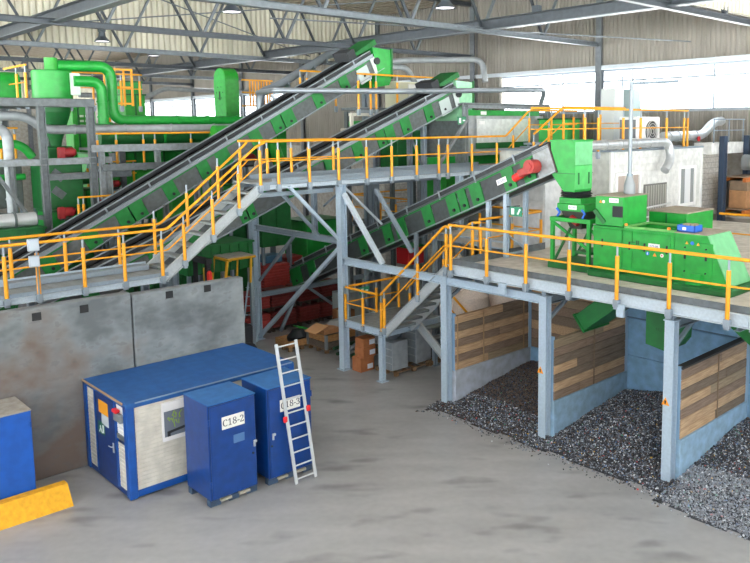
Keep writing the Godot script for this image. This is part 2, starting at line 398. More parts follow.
func hall():
	var fl := StandardMaterial3D.new(); fl.albedo_color = Color("adadac"); fl.albedo_texture = floor_tex(); fl.uv1_triplanar = true; fl.uv1_world_triplanar = true; fl.uv1_scale = V(0.04, 0.04, 0.04)
	fl.roughness = 0.36; fl.metallic_specular = 0.5
	var o := structure("floor")
	part("slab", B().bx(V(-15, -0.3, -72), V(29.3, 0, 15)), fl, o)
	# back wall: cladding, window band, cladding above, pilasters
	var gc: Material = M("948f86", 0.7, 0.1, "soft", V(0.2, 0.05, 0.2)); var cream: Material = M("e2ddca", 0.7, 0.0, "soft", V(0.2, 0.05, 0.2)); var conc: Material = M("b5b2aa", 0.85, 0.0, "grime", V(0.3, 0.3, 0.3))
	var frm: Material = M("9aa3aa", 0.5, 0.3); var pil: Material = M("70767b", 0.5, 0.3, "soft")
	var w := structure("wall_back")
	part("blockwork", B().bx(V(29, 0, -72), V(29.3, 5.9, 15)), conc, w)
	part("cladding", ribs(V(29, 0, -72), V(0, 0, 1), 87, 5.9, 7.55, V(-1, 0, 0), 0.2, 0.05), gc, w); part("backing", B().bx(V(29.05, 5.9, -72), V(29.3, 7.55, 15)), gc, w)
	part("cladding", ribs(V(29, 0, -72), V(0, 0, 1), 87, 9.5, 13.4, V(-1, 0, 0), 0.2, 0.05), gc, w); part("backing", B().bx(V(29.05, 9.5, -72), V(29.3, 13.6, 15)), gc, w)
	part("cladding", ribs(V(29, 0, -42.6), V(0, 0, 1), 17.6, 7.55, 9.5, V(-1, 0, 0), 0.2, 0.05), gc, w); part("backing", B().bx(V(29.05, 7.55, -42.6), V(29.3, 9.5, -25.0)), gc, w)
	for z in [3.3, -4.2, -11.75, -19.2, -26.7, -34.2, -41.8, -49.3, -56.8, -64.3]: part("pilaster", B().ib(V(28.87, 0, z), V(28.87, 13, z), 0.3, 0.26, Vector3.LEFT), pil, w)
	part("lintel", B().bx(V(28.8, 9.44, -72), V(29.02, 9.62, 15), 0.01), M("c4ccd2", 0.5, 0.2), w)
	band_window("window_1", V(29.1, 7.55, -24.95), V(29.1, 9.47, 15), V(-1, 0, 0), frm)
	band_window("window_2", V(29.1, 7.55, -71.9), V(29.1, 9.47, -42.6), V(-1, 0, 0), frm)
	# far left wall
	var l := structure("wall_left")
	part("panel_base", B().bx(V(-15, 0, -72.3), V(29, 9.6, -72)), conc, l); part("cladding", ribs(V(-15, 0, -72), V(1, 0, 0), 44, 9.6, 13.4, V(0, 0, 1)), cream, l); part("backing", B().bx(V(-15, 9.6, -72.3), V(29, 13.6, -72.05)), cream, l)
	for x in [-3.5, 8.9, 21.3]: part("pilaster", B().bx(V(x - 0.15, 0, -72), V(x + 0.15, 13, -71.7)), pil, l)
	# cladding apron above the fourth roof truss
	var ap := structure("trim_1")
	part("cladding", ribs(V(-15, 0, -34.35), V(1, 0, 0), 44, 10.66, 13.3, V(0, 0, 1), 0.27, 0.13), cream, ap); part("backing", B().bx(V(-15, 10.66, -34.5), V(29, 13.3, -34.4)), cream, ap)
	var ap2 := structure("trim_2")
	part("cladding", ribs(V(22, 0, -11.75), V(1, 0, 0), 7, 10.75, 13.2, V(0, 0, 1), 0.27, 0.07), cream, ap2); part("backing", B().bx(V(22, 10.75, -11.9), V(29, 13.2, -11.8)), cream, ap2)
	# walls behind the camera
	var r := structure("wall_right"); part("panel_base", B().bx(V(-15, 0, 15), V(29.3, 3.5, 15.3)), conc, r); part("cladding", ribs(V(-15, 0, 15), V(1, 0, 0), 44, 12.4, 13.4, V(0, 0, -1)), cream, r)
	part("backing", B().bx(V(-15, 12.4, 15.05), V(29, 13.6, 15.3)), cream, r)
	band_window("window_3", V(-14.9, 3.5, 15.1), V(28.9, 12.4, 15.1), V(0, 0, -1), frm)
	var f := structure("wall_front"); part("panel_base", B().bx(V(-15.3, 0, -72), V(-15, 3.5, 15)), conc, f); part("cladding", ribs(V(-15, 0, -72), V(0, 0, 1), 87, 12.4, 13.4, V(1, 0, 0)), cream, f)
	part("backing", B().bx(V(-15.3, 12.4, -72), V(-15.05, 13.6, 15)), cream, f)
	band_window("window_4", V(-15.1, 3.5, -71.9), V(-15.1, 12.4, 14.9), V(1, 0, 0), frm)

func roof():
	var deck: Material = M("b3a898", 0.8, 0.0, "grime", V(0.2, 0.2, 0.2)); var st: Material = M("4d5359", 0.45, 0.4, "soft"); var sl: Material = M("757d83", 0.45, 0.4, "soft")
	var c := structure("ceiling")
	# deck with openings for the roof lights
	var zs := [[-33.0, -14.0], [-10.0, 12.0]]; var xs := [-9.7, 2.7, 15.1]
	for z in [[-72.3, -33.0], [-14.0, -10.0], [12.0, 15.3]]: part("deck", B().bx(V(-15.3, 13.4, z[0]), V(29.3, 13.6, z[1])), deck, c)
	for z in zs:
		var x := -15.3
		for e in xs + [30.5]: part("deck", B().bx(V(x, 13.4, z[0]), V(e - 1.2, 13.6, z[1])), deck, c); x = e + 1.2
	var rb := B()
	for i in 44: rb.bx(V(10.0 + i * 0.43, 13.3, -34.3), V(10.2 + i * 0.43, 13.4, -14.0))
	part("deck_ribs", rb, deck, c)
	for x in xs:
		for z in zs: skylight(V(x, 13.5, (z[0] + z[1]) * 0.5), 2.4, z[1] - z[0], LIGHT, "%s row, %s" % ["front" if z[0] > -12 else "rear", {-9.7: "leftmost column by the front wall", 2.7: "middle column", 15.1: "rightmost column by the big girder"}[x]])
	for x in [-3.5, 8.9, 21.3]:
		var g := thing("roof_girder", "steel roof girder %s" % {-3.5: "nearest the camera, out over the yard", 8.9: "crossing the top left corner of the photo", 21.3: "crossing the whole top from the left to the upper right"}[x], "beam", V(x, 10.5, -23))
		part("bottom_flange", B().bx(V(x - 0.17, 10.5, -71.9), V(x + 0.17, 10.53, 14.9), 0.005), sl, g); part("top_flange", B().bx(V(x - 0.17, 10.87, -71.9), V(x + 0.17, 10.9, 14.9), 0.005), st, g); part("web", B().bx(V(x - 0.012, 10.53, -71.9), V(x + 0.012, 10.87, 14.9)), st, g)
	var names := ["over the feed machine platform", "next behind the platform line", "third back, above the big conveyors", "under the corrugated apron", "beyond the corrugated apron", "second beyond the corrugated apron", "farthest back before the left wall"]
	for k in 7:
		var z := -11.75 - 7.5 * k + (0.25 if k > 2 else 0.0)
		var t := thing("roof_truss", "lattice steel roof truss, %s" % names[k], "truss", V(12, 10.4, z), "")
		part("bottom_chord", B().ib(V(-15, 10.52, z), V(28.75, 10.52, z), 0.2, 0.2), st if k % 2 == 0 else sl, t)
		part("top_chord", B().ib(V(-15, 13.1, z), V(28.75, 13.1, z), 0.2, 0.2), st, t)
		for i in 11:
			var x := -11.1 + i * 3.6
			part("web_bar", B().beam(V(x - 1.35, 13.0, z), V(x - 0.06, 10.62, z), 0.09, 0.09), st, t); part("web_bar", B().beam(V(x + 1.35, 13.0, z), V(x + 0.06, 10.62, z), 0.09, 0.09), sl, t)
	for e in [[V(9, 12.6, -27), V(24, 10.8, -34)], [V(10, 10.9, -30), V(22, 12.3, -24)], [V(14, 10.6, -22), V(28.9, 10.3, -15)], [V(7, 11.2, -41), V(21, 12.2, -36)]]:
		solo("tie_rod", B().cyl(e[0], e[1], 0.025, 6), sl, ["thin tie rod sloping down under the apron", "thin tie rod crossing the truss webs at upper left", "thin wire running across the grey back wall cladding", "thin tie rod behind the top left truss"][used.get("tie_rod", 0)], "tie rod")
	# hanging lamps
	var shell: Material = M("59626a", 0.4, 0.5); var glow := StandardMaterial3D.new(); glow.albedo_color = Color("ffffff"); glow.emission_enabled = true; glow.emission = Color("fff6ff"); glow.emission_energy_multiplier = 6.0
	var lp := [[V(12.95, 10.75, -22.6), "over the tops of the conveyors, at the upper left"], [V(13.0, 10.75, -33.5), "above the cyclone, in front of the apron"], [V(17.6, 10.75, -17.5), "hanging at the top middle by the girder"], [V(22.9, 10.75, -18.0), "below the girder at the right of the middle"], [V(17.4, 10.75, -38.3), "behind the apron left of the green round housing"], [V(24.0, 10.75, -45.4), "farthest back beyond the apron"], [V(21.7, 10.75, -38.7), "over the green round-topped housing"]]
	for e in lp:
		var p: Vector3 = e[0]; var o := thing("high_bay_lamp", "bell shaped high bay lamp %s" % e[1], "lamp", p)
		part("shade", B().lathe([Vector2(0.0, 0.42), Vector2(0.12, 0.42), Vector2(0.15, 0.22), Vector2(0.34, 0.0), Vector2(0.32, 0.0), Vector2(0.13, 0.2), Vector2(0.0, 0.3)], p, Basis(), 20), shell, o)
		part("gear_box", B().box(p + V(0, 0.55, 0), V(0.24, 0.28, 0.3), 0.02), shell, o); part("hanger", B().cyl(p + V(0, 0.68, 0), V(p.x, 13.35, p.z), 0.015, 6), shell, o)
		part("lamp_glass", B().lathe([Vector2(0.0, 0.03), Vector2(0.31, 0.03), Vector2(0.0, 0.029)], p, Basis(), 20), glow, o)
		var li := SpotLight3D.new(); li.name = "lamp_light"; o.add_child(li); li.position = V(0, -0.03, 0); li.rotation = V(-PI / 2, 0, 0); li.spot_angle = 75; li.light_energy = 8.0; li.light_size = 0.3; li.spot_range = 60; li.spot_attenuation = 2.0; li.shadow_enabled = true
const LIGHT := 30.0
const DK := 3.6  # height of the machine platform and the left walkway
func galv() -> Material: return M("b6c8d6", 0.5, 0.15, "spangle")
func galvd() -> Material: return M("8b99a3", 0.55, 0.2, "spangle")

func walkways():
	var g := galv(); var gd := galvd(); var wht: Material = M("c6d2da", 0.5, 0.1, "spangle"); var deckm: Material = M("9ba1a2", 0.6, 0.3, "grime")
	# --- machine platform on the right
	var p := thing("machine_platform", "raised steel platform with concrete deck carrying the green machines over the scrap bays", "platform", V(18, 0, -9))
	var slab: Material = M("d9d3c8", 0.75, 0.0, "grime", V(0.25, 0.25, 0.25))
	part("deck", B().bx(V(13.2, 3.46, -12.95), V(26.2, DK, -5.55)), slab, p, "light worn concrete deck")
	part("deck", B().bx(V(16.9, 3.46, -17.6), V(26.2, DK, -12.95)), slab, p, "light worn concrete deck")
	part("edge_beam", B().ch(V(13.12, 3.54, -12.98), V(13.12, 3.54, -5.5), 0.09, 0.24, 1.0), wht, p)
	part("edge_beam", B().ch(V(13.1, 3.54, -5.5), V(26.2, 3.54, -5.5), 0.09, 0.24, 1.0), wht, p)
	part("edge_beam", B().ch(V(13.1, 3.54, -12.98), V(16.9, 3.54, -12.98), 0.09, 0.24, -1.0), wht, p)
	part("edge_beam", B().ch(V(16.9, 3.54, -17.6), V(16.9, 3.54, -12.98), 0.09, 0.24, 1.0), wht, p)
	for e in [[V(13.2, 0, -12.94), V(13.2, 0, -5.55)], [V(13.2, 0, -12.94), V(16.9, 0, -12.94)], [V(13.2, 0, -5.56), V(26.2, 0, -5.56)]]: part("toe_plate", B().beam(e[0] + V(0, 3.69, 0), e[1] + V(0, 3.69, 0), 0.012, 0.2), M("6f777c", 0.5, 0.3, "grime"), p, "dark grey toe plate")
	for z in [-13.22, -10.13, -7.09, -3.9]:
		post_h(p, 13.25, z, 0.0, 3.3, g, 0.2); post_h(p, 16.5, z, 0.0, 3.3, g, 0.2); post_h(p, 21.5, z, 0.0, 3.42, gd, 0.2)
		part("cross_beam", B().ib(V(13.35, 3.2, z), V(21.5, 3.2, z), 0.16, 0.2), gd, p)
		part("knee_brace", B().beam(V(13.4, 2.75, z), V(14.1, 3.12, z), 0.07, 0.07), gd, p)
		part("packer", B().box(V(13.25, 3.36, z), V(0.12, 0.12, 0.12), 0.01), gd, p)
	for z in [-12.2, -9.4, -8.2, -5.8]: part("joist", B().ib(V(13.2, 3.38, z), V(26.2, 3.38, z), 0.12, 0.14), gd, p)
	for x in [15.0, 18.2]: post_h(p, x + 2, -17.4, 0.0, 3.42, gd, 0.18)
	part("tie_beam", B().ib(V(13.22, 3.22, -17.3), V(13.22, 3.22, -10.25), 0.16, 0.2), g, p, "blue grey tie beam")
	part("hanger_plate", B().box(V(13.05, 3.33, -8.1), V(0.08, 0.26, 0.17), 0.01), g, p); part("hanger_plate", B().box(V(13.05, 3.33, -11.2), V(0.08, 0.26, 0.2), 0.01), g, p)
	# warning triangles on two posts
	for z in [-10.17, -7.13]:
		var tr := part("warning_sign", B().prism(PackedVector2Array([Vector2(-0.085, -0.07), Vector2(0.085, -0.07), Vector2(0, 0.085)]), Transform3D(Basis(V(0, 0, 1), V(0, 1, 0), V(-1, 0, 0)), V(13.145, 1.62 if z < -8 else 1.68, z)), 0.006), M("f29a1c", 0.5), p, "orange warning triangle")
		part("pictogram", B().prism(PackedVector2Array([Vector2(-0.012, -0.035), Vector2(0.012, -0.035), Vector2(0.02, 0.035), Vector2(-0.02, 0.035)]), Transform3D(Basis(V(0, 0, 1), V(0, 1, 0), V(-1, 0, 0)), V(13.141, 1.61 if z < -8 else 1.67, z)), 0.004), M("26221d", 0.6), tr)
	var pz := [-12.85, -11.68, -10.52, -9.36, -8.2, -7.06, -5.92]; var ps := []
	for z in pz: ps.append(V(13.05, DK, z))
	railing("railing", "yellow railing along the front edge of the machine platform", [V(13.05, DK, -12.9), V(13.05, DK, -5.52), V(14.2, DK, -5.52)], ps + [V(13.2, DK, -5.52)])
	railing("railing", "yellow railing on the right end of the machine platform towards the racks", [V(14.4, DK, -5.55), V(19.6, DK, -5.55), V(19.6, DK, -9.2)], [V(14.4, DK, -5.55), V(16.0, DK, -5.55), V(17.8, DK, -5.55), V(19.6, DK, -5.55), V(19.6, DK, -7.5)])
	railing("railing", "yellow railing at the left end of the machine platform beside the stair head", [V(14.3, DK, -13.05), V(16.9, DK, -13.05), V(16.9, DK, -15.4)], [V(14.35, DK, -13.05), V(15.6, DK, -13.05), V(16.85, DK, -13.05), V(16.9, DK, -14.2), V(16.9, DK, -15.4)])
	# --- stairs down from the platform over a landing
	var ln := thing("stair_landing", "small steel landing between the two flights under the upper walkway", "landing", V(14.1, 0, -16.5))
	part("deck_plate", B().bx(V(13.25, 1.44, -17.35), V(15.4, 1.5, -15.62), 0.005), deckm, ln)
	part("edge_beam", B().ch(V(13.2, 1.4, -17.4), V(13.2, 1.4, -15.55), 0.07, 0.2, 1.0), g, ln); part("edge_beam", B().ch(V(13.2, 1.4, -15.58), V(15.4, 1.4, -15.58), 0.07, 0.2, 1.0), g, ln); part("edge_beam", B().ch(V(13.2, 1.4, -17.38), V(15.4, 1.4, -17.38), 0.07, 0.2, -1.0), g, ln)
	post_h(ln, 13.27, -15.75, 0.0, 1.32, g, 0.14); post_h(ln, 15.3, -15.75, 0.0, 1.32, gd, 0.12); post_h(ln, 15.3, -17.3, 0.0, 1.32, gd, 0.12)
	stair("stair_flight", "short steel stair flight from the landing up to the machine platform", V(13.2, 1.42, -15.55), V(13.2, 3.52, -13.1), V(0.95, 0, 0), 9)
	stair("stair_flight", "steel stair flight going down from the landing to the floor", V(15.4, 0.05, -13.55), V(15.4, 1.4, -15.5), V(-0.95, 0, 0), 6)
	railing("railing", "yellow railing around the outer side of the stair landing", [V(13.22, 1.5, -15.85), V(13.22, 1.5, -17.32), V(15.3, 1.5, -17.32)], [V(13.22, 1.5, -15.7), V(13.22, 1.5, -16.5), V(13.22, 1.5, -17.3), V(14.4, 1.5, -17.32), V(15.3, 1.5, -17.32)], 0.95)
	railing("railing", "yellow sloping handrail on the near side of the stair flight to the platform", [V(13.2, 1.5, -15.7), V(13.2, 3.6, -13.2), V(13.1, 3.6, -12.95)], [V(13.2, 1.62, -15.55), V(13.2, 2.75, -14.2), V(13.2, 3.62, -13.15)], 0.98)
	railing("railing", "yellow sloping handrail on the far side of the stair flight to the platform", [V(14.15, 1.5, -15.7), V(14.15, 3.6, -13.2), V(14.3, 3.6, -13.0)], [V(14.15, 1.62, -15.55), V(14.15, 2.75, -14.2), V(14.15, 3.62, -13.15)], 0.98)
	railing("railing", "yellow sloping handrail of the lower flight under the landing", [V(15.4, 1.5, -15.5), V(15.4, 0.15, -13.55)], [V(15.4, 0.2, -13.6), V(15.4, 0.85, -14.6)], 0.95)
	var ls := thing("exit_sign", "green and white exit sign on the railing of the stair landing", "sign", V(13.9, 2.25, -17.3)); part("panel", B().bx(V(13.72, 2.15, -17.27), V(14.08, 2.36, -17.25), 0.003), M("2f8a62", 0.5), ls); part("pictogram", B().bx(V(13.77, 2.19, -17.25), V(13.86, 2.32, -17.244)).beam(V(13.93, 2.25, -17.246), V(14.03, 2.25, -17.246), 0.005, 0.05), M("e6efea", 0.5), ls)
	# --- left walkway, stair and upper walkway
	var w := thing("walkway", "low steel walkway behind the concrete wall panels at the left", "walkway", V(6, 3.3, -17.9))
	part("edge_beam", B().ch(V(2.0, 3.45, -17.4), V(8.0, 3.45, -17.4), 0.08, 0.13, 1.0), wht, w, "pale edge beam"); part("edge_plate", B().bx(V(2.0, 3.52, -17.42), V(8.0, 3.61, -17.39)), gd, w); part("edge_beam", B().ch(V(4.6, 3.5, -18.45), V(8.0, 3.5, -18.45), 0.08, 0.22, -1.0), gd, w)
	for i in 12: part("grating_bar", B().bx(V(2.0, 3.57, -18.42 + i * 0.085), V(8.0, 3.61, -18.39 + i * 0.085)), deckm, w)
	for i in 13: part("cross_bar", B().bx(V(2.0 + i * 0.5, 3.55, -18.42), V(2.03 + i * 0.5, 3.6, -17.43)), gd, w)
	part("toe_plate", B().bx(V(4.6, 3.61, -18.44), V(7.9, 3.76, -18.42)), g, w); part("cable_tray", B().bx(V(4.7, 3.62, -18.3), V(7.8, 3.74, -18.0), 0.01), gd, w, "grey covered cable tray")
	for x in [2.5, 5.2, 7.8]: post_h(w, x, -18.3, 0.0, 3.4, gd, 0.16)
	railing("railing", "yellow railing along the near edge of the low left walkway above the concrete wall", [V(2.0, DK, -17.36), V(8.0, DK, -17.36), V(10.5, 5.5, -17.36), V(10.75, 5.6, -17.36)], [V(3.4, DK, -17.36), V(4.47, DK, -17.36), V(5.1, DK, -17.36), V(6.05, DK, -17.36), V(6.95, DK, -17.36), V(7.85, DK, -17.36), V(8.42, 3.9, -17.36), V(9.2, 4.45, -17.36), V(9.95, 5.05, -17.36)], 1.05)
	railing("railing", "yellow railing along the far edge of the low left walkway in front of the conveyor", [V(4.2, DK, -22.0), V(4.2, DK, -18.5), V(8.35, DK, -18.5), V(10.8, 5.5, -18.5), V(10.9, 5.6, -18.5)], [V(4.3, DK, -19.6), V(4.25, DK, -18.5), V(4.9, DK, -18.5), V(6.05, DK, -18.5), V(7.3, DK, -18.5), V(8.2, 3.95, -18.5), V(9.1, 4.55, -18.5), V(10.0, 5.2, -18.5)], 1.05)
	for e in [[V(5.02, 4.62, -17.28), 0.22, 0.26, "upper grey switch box clipped to the yellow walkway rail"], [V(5.02, 4.27, -17.28), 0.2, 0.24, "lower grey switch box clipped to the yellow walkway rail"]]:
		var o := thing("switch_box", e[3], "switch box", e[0]); part("housing", B().box(e[0], V(e[1], e[2], 0.1), 0.012), M("a9b4bd", 0.5, 0.2), o); part("lid", B().box(e[0] + V(0, 0, 0.055), V(e[1] - 0.04, e[2] - 0.04, 0.015), 0.004), M("b6c0c8", 0.5, 0.2), o)
		part("conduit", B().cyl(e[0] + V(0.06, -0.1, -0.02), e[0] + V(0.06, -0.75, -0.02), 0.018, 6), gd, o)
	stair("stair_flight", "long steel stair rising from the low left walkway to the upper walkway", V(7.9, 3.5, -17.4), V(10.55, 5.42, -17.4), V(0, 0, -1.05), 8)
	var u := thing("walkway", "upper steel walkway with yellow railing crossing the middle of the hall", "walkway", V(15.5, 5.4, -17.9))
	part("edge_beam", B().ch(V(10.5, 5.47, -17.4), V(21.4, 5.47, -17.4), 0.08, 0.11, 1.0), wht, u, "pale edge beam"); part("edge_plate", B().bx(V(10.5, 5.53, -17.42), V(21.4, 5.62, -17.39)), gd, u); part("edge_beam", B().ch(V(10.5, 5.52, -18.6), V(21.4, 5.52, -18.6), 0.08, 0.2, -1.0), gd, u)
	part("deck_plate", B().bx(V(10.5, 5.57, -18.58), V(21.4, 5.61, -17.43)), deckm, u); part("toe_plate", B().bx(V(11.0, 5.61, -17.46), V(20.3, 5.7, -17.445)), gd, u); part("toe_plate", B().bx(V(11.0, 5.61, -18.57), V(20.3, 5.76, -18.55)), gd, u)
	for i in 10: part("cross_bar", B().ib(V(11.0 + i * 1.1, 5.5, -18.56), V(11.0 + i * 1.1, 5.5, -17.44), 0.08, 0.12), gd, u)
	part("hanger", B().box(V(10.75, 5.5, -17.35), V(0.22, 0.22, 0.05), 0.01), gd, u)
	var up := []
	for x in [11.15, 12.14, 13.14, 14.16, 15.13, 16.16, 17.12, 17.53, 18.67, 19.93]: up.append(V(x, 5.6, -17.36))
	railing("railing", "long yellow railing along the near edge of the upper walkway", [V(10.6, 5.6, -17.36), V(20.4, 5.6, -17.36), V(21.7, 6.5, -17.36), V(24.6, 6.5, -17.36)], [V(10.6, 5.6, -17.36)] + up + [V(20.8, 5.85, -17.36), V(21.7, 6.45, -17.36), V(23.0, 6.5, -17.36), V(24.4, 6.5, -17.36)], 1.08)
	var ur := []
	for x in [11.6, 12.4, 13.0, 13.9]: ur.append(V(x, 5.6, -18.62))
	railing("railing", "short yellow railing on the far edge of the upper walkway at the stair head", [V(10.7, 5.6, -18.62), V(14.0, 5.6, -18.62)], [V(10.75, 5.6, -18.62)] + ur, 1.08)
	# trestle that carries the upper walkway and the belt tail
	var t := thing("steel_trestle", "tall grey steel trestle with diagonal braces carrying the upper walkway over the stored pallets", "frame", V(13.2, 0, -19.7))
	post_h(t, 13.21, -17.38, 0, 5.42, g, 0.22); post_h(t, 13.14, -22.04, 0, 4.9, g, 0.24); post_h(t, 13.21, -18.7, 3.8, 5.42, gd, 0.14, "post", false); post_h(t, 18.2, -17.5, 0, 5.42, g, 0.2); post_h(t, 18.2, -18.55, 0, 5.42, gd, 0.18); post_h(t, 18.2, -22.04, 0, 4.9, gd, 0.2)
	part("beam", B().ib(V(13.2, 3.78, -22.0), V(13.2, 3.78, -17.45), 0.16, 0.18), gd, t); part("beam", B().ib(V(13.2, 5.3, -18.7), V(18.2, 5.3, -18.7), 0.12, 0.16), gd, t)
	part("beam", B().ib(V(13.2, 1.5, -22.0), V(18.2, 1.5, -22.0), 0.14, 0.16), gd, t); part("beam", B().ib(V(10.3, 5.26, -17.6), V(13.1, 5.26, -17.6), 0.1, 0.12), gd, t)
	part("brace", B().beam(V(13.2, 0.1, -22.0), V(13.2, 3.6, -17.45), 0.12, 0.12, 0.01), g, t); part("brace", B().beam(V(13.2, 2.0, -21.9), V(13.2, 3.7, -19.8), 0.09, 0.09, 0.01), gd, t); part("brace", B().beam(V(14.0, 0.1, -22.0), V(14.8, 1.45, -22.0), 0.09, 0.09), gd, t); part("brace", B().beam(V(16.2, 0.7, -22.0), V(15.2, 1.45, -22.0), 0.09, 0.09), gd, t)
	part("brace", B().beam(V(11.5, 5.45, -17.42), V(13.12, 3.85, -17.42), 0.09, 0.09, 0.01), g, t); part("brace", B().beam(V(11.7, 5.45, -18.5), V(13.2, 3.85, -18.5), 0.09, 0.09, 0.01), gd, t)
	part("brace", B().beam(V(13.22, 5.15, -17.25), V(13.22, 3.33, -15.6), 0.13, 0.13, 0.015), wht, t, "pale square brace"); part("brace", B().beam(V(14.4, 5.2, -17.25), V(14.4, 3.5, -15.7), 0.11, 0.11, 0.01), gd, t)
	part("brace", B().beam(V(13.4, 5.4, -17.6), V(14.9, 4.1, -17.6), 0.06, 0.06), wht, t); part("brace", B().beam(V(14.5, 5.4, -18.5), V(13.4, 4.7, -18.5), 0.05, 0.05), gd, t)
func wood(k: int) -> Material:
	var cols := ["cdae8a", "ad947c", "978270", "877766", "d3b28c", "a69479"]
	return M(cols[k % 6], 0.85, 0.0, "grain", V(0.12, 1.6, 1.6))

func bays():
	var pale: Material = M("bcc4d0", 0.8, 0.0, "grime", V(0.25, 0.25, 0.25)); var blue: Material = M("86b2d6", 0.7, 0.0, "grime", V(0.3, 0.3, 0.3)); var g := galv()
	var zs := [-13.12, -10.05, -7.0]
	var tone := [[0, 2, 4, 2, 0, 3, 4], [2, 0, 3, 4, 3, 2, 5], [4, 0, 2, 0, 3, 0, 2]]
	for i in 3:
		var z: float = zs[i]
		var o := thing("bay_partition", ["scrap bay partition of boards on a grey base, the leftmost and lightest one by the stairs", "scrap bay partition of dark boards on a grey base, middle one below the green chute", "scrap bay partition of boards on a blue grey base, the rightmost and nearest one"][i], "partition", V(14.9, 0, z), "")
		part("concrete_base", B().bx(V(13.38, 0, z - 0.09), V(16.4, 0.88, z + 0.09), 0.012), pale if i == 0 else M("9cbdd6", 0.75, 0.0, "grime", V(0.3, 0.3, 0.3)), o)
		for r in 7:
			var y := 0.885 + r * 0.2
			var cut: float = 13.42 + 2.95 * [0.42, 0.66, 0.34, 0.58, 0.5, 0.3, 0.62][(r + i * 2) % 7]
			for s in 2:
				var a: float = 13.42 if s == 0 else cut + 0.006; var b: float = cut if s == 0 else 16.38
				var dz := rng.randf_range(-0.006, 0.006)
				part("plank", B().bx(V(a, y, z - 0.06 + dz), V(b, y + 0.192, z + 0.06 + dz), 0.008), wood(tone[i][r] + (0 if s == 0 or r % 3 else 5)), o)
		if i == 2: part("cap_rail", B().bx(V(13.42, 2.29, z - 0.08), V(16.4, 2.34, z + 0.08), 0.008), M("3c3a39", 0.7, 0.2), o, "dark cap rail")
		for x in ([13.47, 14.45, 16.1] if i == 0 else [14.95]): part("batten", B().bx(V(x, 0.9, z + 0.06), V(x + 0.035, 2.27, z + 0.075)), M("b79a74" if i == 0 else "8f7a62", 0.8, 0.0, "grain", V(2, 0.4, 2)), o)
		part("guide_channel", B().ch(V(13.42, 0.05, z), V(13.42, 2.35, z), 0.1, 0.06, 1.0, Vector3.LEFT), M("8fb0cc", 0.5, 0.2), o, "blue grey guide channel")
	# rear wall of the bays, one panel per bay
	for i in 4:
		var z0 := -13.1 + 3.06 * i; var z1 := z0 + 3.02
		var m: Material = blue
		var o := thing("bay_rear_wall", ["rear wall of the left scrap bay, dark boards over a blue base", "blue concrete rear wall of the middle scrap bay behind the hanging green chute", "blue concrete rear wall of the right scrap bay", "blue concrete rear wall of the bay at the right edge"][i], "wall", V(16.5, 0, (z0 + z1) * 0.5))
		if i == 0:
			part("concrete_base", B().bx(V(16.42, 0, z0), V(16.62, 0.88, z1), 0.012), m, o)
			for r in 9: part("plank", B().bx(V(16.45, 0.885 + r * 0.26, z0), V(16.57, 0.885 + r * 0.26 + 0.25, z1), 0.008), wood([3, 2, 0, 3, 2, 5, 0, 3, 2][r]), o)
		else:
			part("panel", B().bx(V(16.42, 0, z0), V(16.62, 1.3, z1 - 0.0), 0.01), m, o); part("panel", B().bx(V(16.42, 1.31, z0), V(16.62, 2.25, z1), 0.01), m, o); part("panel", B().bx(V(16.42, 2.26, z0), V(16.62, 3.32, z1), 0.01), m, o)
			part("bracket", B().box(V(16.4, 1.95, z1 - 0.5), V(0.05, 0.12, 0.05)).box(V(16.4, 2.28, (z0 + z1) * 0.5), V(0.02, 0.02, 2.9)), M("5b7488", 0.6, 0.3), o)
		part("corner_post", B().ib(V(16.38, 0, z0 + 0.02), V(16.38, 2.9, z0 + 0.02), 0.1, 0.1, Vector3.LEFT), M("9dbad2", 0.5, 0.2), o)
	# heaps of shredded scrap
	var heap := [[-13.02, -10.16, 0.62, "left", 0.36], [-9.95, -7.1, 0.66, "middle", 0.55], [-6.9, -4.02, 0.6, "right", 0.3]]
	for i in 3: pile(heap[i][0], heap[i][1], heap[i][2], ["heap of dark shredded scrap with brown flakes in the left bay", "heap of dark shredded scrap speckled with coloured flakes in the middle bay", "heap of grey and blue shredded scrap in the right bay"][i], i, heap[i][4])

func hgt(x: float, z: float, z0: float, z1: float, top: float, f: FastNoiseLite, peak: float) -> float:
	var front := 12.75 + 0.25 * f.get_noise_2d(z * 30.0, 7.0) - (0.35 if z > -6.9 else 0.0)
	var s := clampf((x - front) / 3.4, 0.0, 1.0); var u := (z - z0) / (z1 - z0)
	var side := 1.0 - 0.45 * absf(u - peak) * 1.6
	return maxf(0.0, top * pow(s, 0.85) * side * 1.05 + 0.04 * f.get_noise_2d(x * 60.0, z * 60.0) * minf(1.0, s * 8.0) - 0.01)

